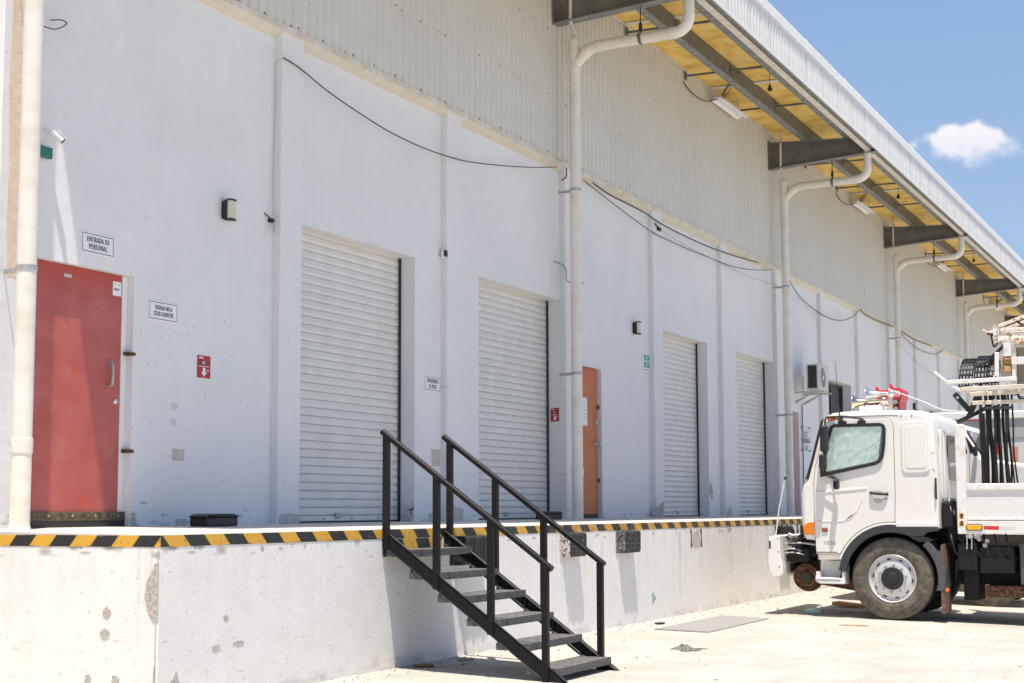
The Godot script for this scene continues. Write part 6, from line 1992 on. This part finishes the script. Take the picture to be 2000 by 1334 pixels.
func far_vehicles() -> void:
	var X := Vector3.RIGHT
	var Y := Vector3.UP
	var Z := Vector3.BACK
	# white van parked beyond the truck, facing away from the dock
	var t := thing("white_van", "white van with dark windows seen between the truck cab and the hoses", "van", Vector3(26.3, -0.08, 5.0))
	var xn := 25.4
	var body := [Vector2(3.3, 0.55), Vector2(3.25, 1.2), Vector2(3.28, 2.30), Vector2(3.4, 2.62), Vector2(3.6, 2.70), Vector2(4.9, 2.74), Vector2(5.17, 2.70), Vector2(5.25, 2.60), Vector2(5.50, 2.17), Vector2(6.2, 2.06), Vector2(6.7, 1.92), Vector2(6.86, 1.6), Vector2(6.9, 0.9), Vector2(6.85, 0.6), Vector2(6.1, 0.5)]
	body.append_array(arc(5.57, 0.46, 0.52, 0, 180, 12))
	body.append_array([Vector2(5.0, 0.5), Vector2(3.9, 0.5)])
	var b := MB.new()
	b.prism(body, Vector3(xn, 0, 0), Z, Y, X, 0.0, 1.9, 0.06, 4, true)
	part(t, "body", b, M.truck)
	var face := func(called: String, poly: Array, d1: float, m: Material, on := t, x := 25.4) -> void:
		var q := MB.new()
		q.prism(poly, Vector3(x, 0, 0), Z, Y, -X, -0.02, d1)
		part(on, called, q, m, false)
	face.call("side_window", [Vector2(4.55, 2.24), Vector2(5.285, 2.245), Vector2(5.225, 2.52), Vector2(5.16, 2.58), Vector2(4.55, 2.60)], 0.004, M.dark_glass)
	face.call("side_window", [Vector2(5.325, 2.245), Vector2(5.44, 2.235), Vector2(5.30, 2.46), Vector2(5.265, 2.50)], 0.004, M.dark_glass)
	face.call("door_line", [Vector2(5.30, 0.8), Vector2(5.306, 0.8), Vector2(5.312, 2.24), Vector2(5.306, 2.24)], 0.002, M.grime)
	b = MB.new()
	b.prism([Vector2(5.27, 2.60), Vector2(5.285, 2.60), Vector2(5.52, 2.185), Vector2(5.50, 2.18)], Vector3(xn + 0.05, 0, 0), Z, Y, X, 0.0, 1.8)
	part(t, "windscreen", b, M.dark_glass, false)
	b = MB.new()
	b.prism(rrect(5.39, 2.19, 5.45, 2.34, 0.025), Vector3(xn - 0.03, 0, 0), Z, Y, -X, 0.0, 0.12, 0.02, 2, true)
	part(t, "mirror", b, M.black)
	for x in [xn + 0.04, xn + 1.6]:
		for z in [4.1, 5.57]:
			b = MB.new()
			b.lathe([Vector2(0.0, 0.0), Vector2(0.0, 0.24), Vector2(-0.01, 0.26), Vector2(0.0, 0.30), Vector2(0.0, 0.44), Vector2(0.03, 0.525), Vector2(0.2, 0.525), Vector2(0.24, 0.44), Vector2(0.24, 0.0)], Vector3(x, 0.44, z), X, 32)
			part(t, "wheel", b, M.tyre)
	# white box trailer with red marks at the back
	t = thing("striped_trailer", "white box trailer with red stripes behind the hanging hoses", "trailer", Vector3(30.2, -0.1, 8.0))
	xn = 29.0
	boxpart(t, "box_body", Vector3(xn, 0.9, 4.05), Vector3(31.5, 2.94, 14.0), M.fascia, 0.03)
	boxpart(t, "roof_edge", Vector3(xn - 0.06, 2.945, 4.0), Vector3(31.56, 3.08, 14.05), M.white, 0.02)
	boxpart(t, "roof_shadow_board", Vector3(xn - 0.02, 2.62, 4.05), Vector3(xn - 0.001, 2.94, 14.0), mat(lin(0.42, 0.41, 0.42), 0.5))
	for z in [5.2, 6.3, 11.0, 12.1]:
		b = MB.new()
		b.lathe([Vector2(0.0, 0.0), Vector2(0.0, 0.28), Vector2(0.02, 0.3), Vector2(0.0, 0.42), Vector2(0.03, 0.5), Vector2(0.25, 0.5), Vector2(0.25, 0.0)], Vector3(xn + 0.05, 0.38, z), X, 28)
		part(t, "wheel", b, M.tyre)
	boxpart(t, "underframe", Vector3(xn + 0.4, 0.55, 4.2), Vector3(31.1, 0.9, 13.8), M.soot)
	face.call("red_mark", [Vector2(4.45, 2.925), Vector2(5.0, 2.925), Vector2(5.0, 2.94), Vector2(4.45, 2.94)], 0.03, M.red, t, 29.0)
	for q in [[Vector2(4.90, 2.50), Vector2(5.16, 2.50), Vector2(5.13, 2.33), Vector2(5.05, 2.27), Vector2(4.98, 2.30), Vector2(4.92, 2.40)], [Vector2(5.19, 2.50), Vector2(5.30, 2.50), Vector2(5.29, 2.2), Vector2(5.26, 1.84), Vector2(5.225, 1.84), Vector2(5.215, 2.2)], [Vector2(5.50, 2.05), Vector2(5.61, 2.05), Vector2(5.61, 1.90), Vector2(5.52, 1.90)]]:
		face.call("red_mark", q, 0.004, M.red, t, 29.0)
	face.call("pink_mark", [Vector2(5.42, 2.47), Vector2(5.56, 2.46), Vector2(5.56, 2.06), Vector2(5.45, 2.06)], 0.003, mat(lin(0.62, 0.26, 0.20), 0.5), t, 29.0)

func litter() -> void:
	var X := Vector3.RIGHT
	var Y := Vector3.UP
	var Z := Vector3.BACK
	var gy := func(z: float) -> float: return -0.025 * (z - ZP) - 0.004
	# steel drain grating in the yard
	var t := thing("drain_grate", "flat steel bar grating let into the yard beside the dock", "grate", Vector3(19.5, -0.03, 3.1))
	var b := MB.new()
	b.quad(Vector3(18.25, gy.call(2.74) + 0.004, 2.74), Vector3(18.25, gy.call(3.42) + 0.004, 3.42), Vector3(20.85, gy.call(3.42) + 0.004, 3.42), Vector3(20.85, gy.call(2.74) + 0.004, 2.74))
	part(t, "pit", b, mat(lin(0.33, 0.32, 0.30), 0.9), false)
	var gm := tri_mat(ntex(97, 0.03, [[0.2, lin(0.40, 0.395, 0.38)], [0.8, lin(0.58, 0.565, 0.535)]], 256), 0.6, 0.6)
	for k in 22:
		var z := 2.75 + k * 0.031
		b = MB.new()
		b.box(Vector3(18.26, gy.call(z) + 0.004, z), Vector3(20.84, gy.call(z) + 0.012, z + 0.017))
		part(t, "bar", b, gm, false)
	# rag, bottle, sticks, board
	t = thing("grey_rag", "small crumpled grey rag lying on the open yard in the sun", "rag", Vector3(16.3, -0.045, 3.95))
	b = MB.new()
	var grid := []
	for j in 9:
		var row := []
		for i in 15:
			var u := i / 14.0
			var v := j / 8.0
			var x := 15.98 + 0.66 * v * 0.5 + 0.1 * sin(u * 7.0)
			var z := 3.72 + 0.30 * u + 0.02 * sin(v * 9.0)
			var e := sin(PI * u) * sin(PI * v)
			row.append(Vector3(x, gy.call(z) + 0.003 + e * (0.015 + 0.05 * absf(sin(u * 8.0 + v * 5.0)) * rng.randf_range(0.4, 1.0)), z))
		grid.append(row)
	for j in 8:
		for i in 14:
			b.quad(grid[j][i], grid[j + 1][i], grid[j + 1][i + 1], grid[j][i + 1])
	part(t, "cloth", b, tri_mat(ntex(98, 0.05, [[0.2, lin(0.06, 0.06, 0.055)], [0.8, lin(0.30, 0.29, 0.26)]], 256), 0.3, 0.9), false)
	t = thing("plastic_bottle", "clear green plastic bottle lying in the truck's shadow by its front wheel", "bottle", Vector3(22.1, -0.04, 3.7))
	b = MB.new()
	b.lathe([Vector2(0, 0.0), Vector2(0.0, 0.03), Vector2(0.01, 0.036), Vector2(0.16, 0.036), Vector2(0.20, 0.02), Vector2(0.22, 0.014), Vector2(0.24, 0.014), Vector2(0.24, 0.0)], Vector3(22.1, gy.call(3.6) + 0.037, 3.56), (Z + X * 0.2).normalized(), 16)
	var bm := mat(Color(0.75, 0.93, 0.88, 0.5), 0.12)
	bm.transparency = BaseMaterial3D.TRANSPARENCY_ALPHA
	part(t, "shell", b, bm)
	b = MB.new()
	b.lathe([Vector2(0.235, 0.0), Vector2(0.235, 0.016), Vector2(0.255, 0.016), Vector2(0.255, 0.0)], Vector3(22.1, gy.call(3.6) + 0.037, 3.56), (Z + X * 0.2).normalized(), 12)
	part(t, "cap", b, mat(lin(0.02, 0.22, 0.19), 0.4))
	var plank := func(called: String, label: String, cat: String, a: Vector3, c: Vector3, w: float, h: float, m: Material) -> void:
		var mid := (a + c) * 0.5
		var q := MB.new()
		q.bar(a, c, w, h, Y, 0.003)
		var o := put(self, called, q.mesh(mid, false), m, mid)
		tag(o, label, cat)
	plank.call("wooden_board", "orange brown wooden board on the ground under the truck's front", "board", Vector3(23.9, gy.call(3.6) + 0.05, 3.55), Vector3(23.8, gy.call(4.2) + 0.03, 4.0), 0.25, 0.05, M.wood)
	plank.call("thin_stick", "thin pale stick lying on the yard in front of the truck wheel", "stick", Vector3(20.3, gy.call(4.5) + 0.012, 4.47), Vector3(20.35, gy.call(4.8) + 0.012, 4.83), 0.02, 0.012, M.wood)
	plank.call("brick_shard", "flat red brick shard at the dock foot left of the stair", "brick", Vector3(13.02, gy.call(2.36) + 0.012, 2.34), Vector3(13.12, gy.call(2.5) + 0.012, 2.50), 0.07, 0.022, tri_mat(ntex(99, 0.05, [[0.2, lin(0.12, 0.05, 0.035)], [0.8, lin(0.26, 0.10, 0.06)]], 256), 0.3, 0.9))
	plank.call("black_scrap", "small black scrap on the yard below the worn bumper", "scrap", Vector3(19.0, gy.call(2.5) + 0.012, 2.50), Vector3(19.12, gy.call(2.6) + 0.012, 2.56), 0.06, 0.02, M.dark)
	plank.call("grey_scrap", "small grey stone by the dock foot behind the stair's foot", "stone", Vector3(13.75, gy.call(2.45) + 0.01, 2.44), Vector3(13.9, gy.call(2.5) + 0.01, 2.5), 0.05, 0.02, M.stone)
	# pebbles and grit, most along the foot of the dock
	var mm := MultiMesh.new()
	mm.transform_format = MultiMesh.TRANSFORM_3D
	var st := MB.new()
	st.lathe([Vector2(-0.5, 0.0), Vector2(-0.3, 0.42), Vector2(0.1, 0.5), Vector2(0.4, 0.3), Vector2(0.5, 0.0)], Vector3.ZERO, Vector3(0.2, 1, 0.1).normalized(), 6)
	mm.mesh = st.mesh(Vector3.ZERO, false)
	mm.instance_count = 800
	for i in 800:
		var near := rng.randf() < 0.7
		var x := rng.randf_range(11.0, 30.0)
		var z := ZP + 0.02 + (absf(rng.randfn(0.0, 0.28)) if near else rng.randf() * 6.0)
		var s := rng.randf_range(0.004, 0.016) * (1.5 if rng.randf() < 0.07 else 1.0)
		mm.set_instance_transform(i, Transform3D(Basis(Vector3.UP, rng.randf() * TAU) * Basis.from_scale(Vector3(s * rng.randf_range(1.0, 2.4), s * 0.7, s * 1.3)), Vector3(x, gy.call(z) + s * 0.2, z)))
	var mi := MultiMeshInstance3D.new()
	mi.name = "grit"
	mi.multimesh = mm
	mi.material_override = M.stone
	add_child(mi)
	tag(mi, "scattered pebbles and grit over the yard, thickest along the dock foot", "grit")
	mi.set_meta("kind", "stuff")
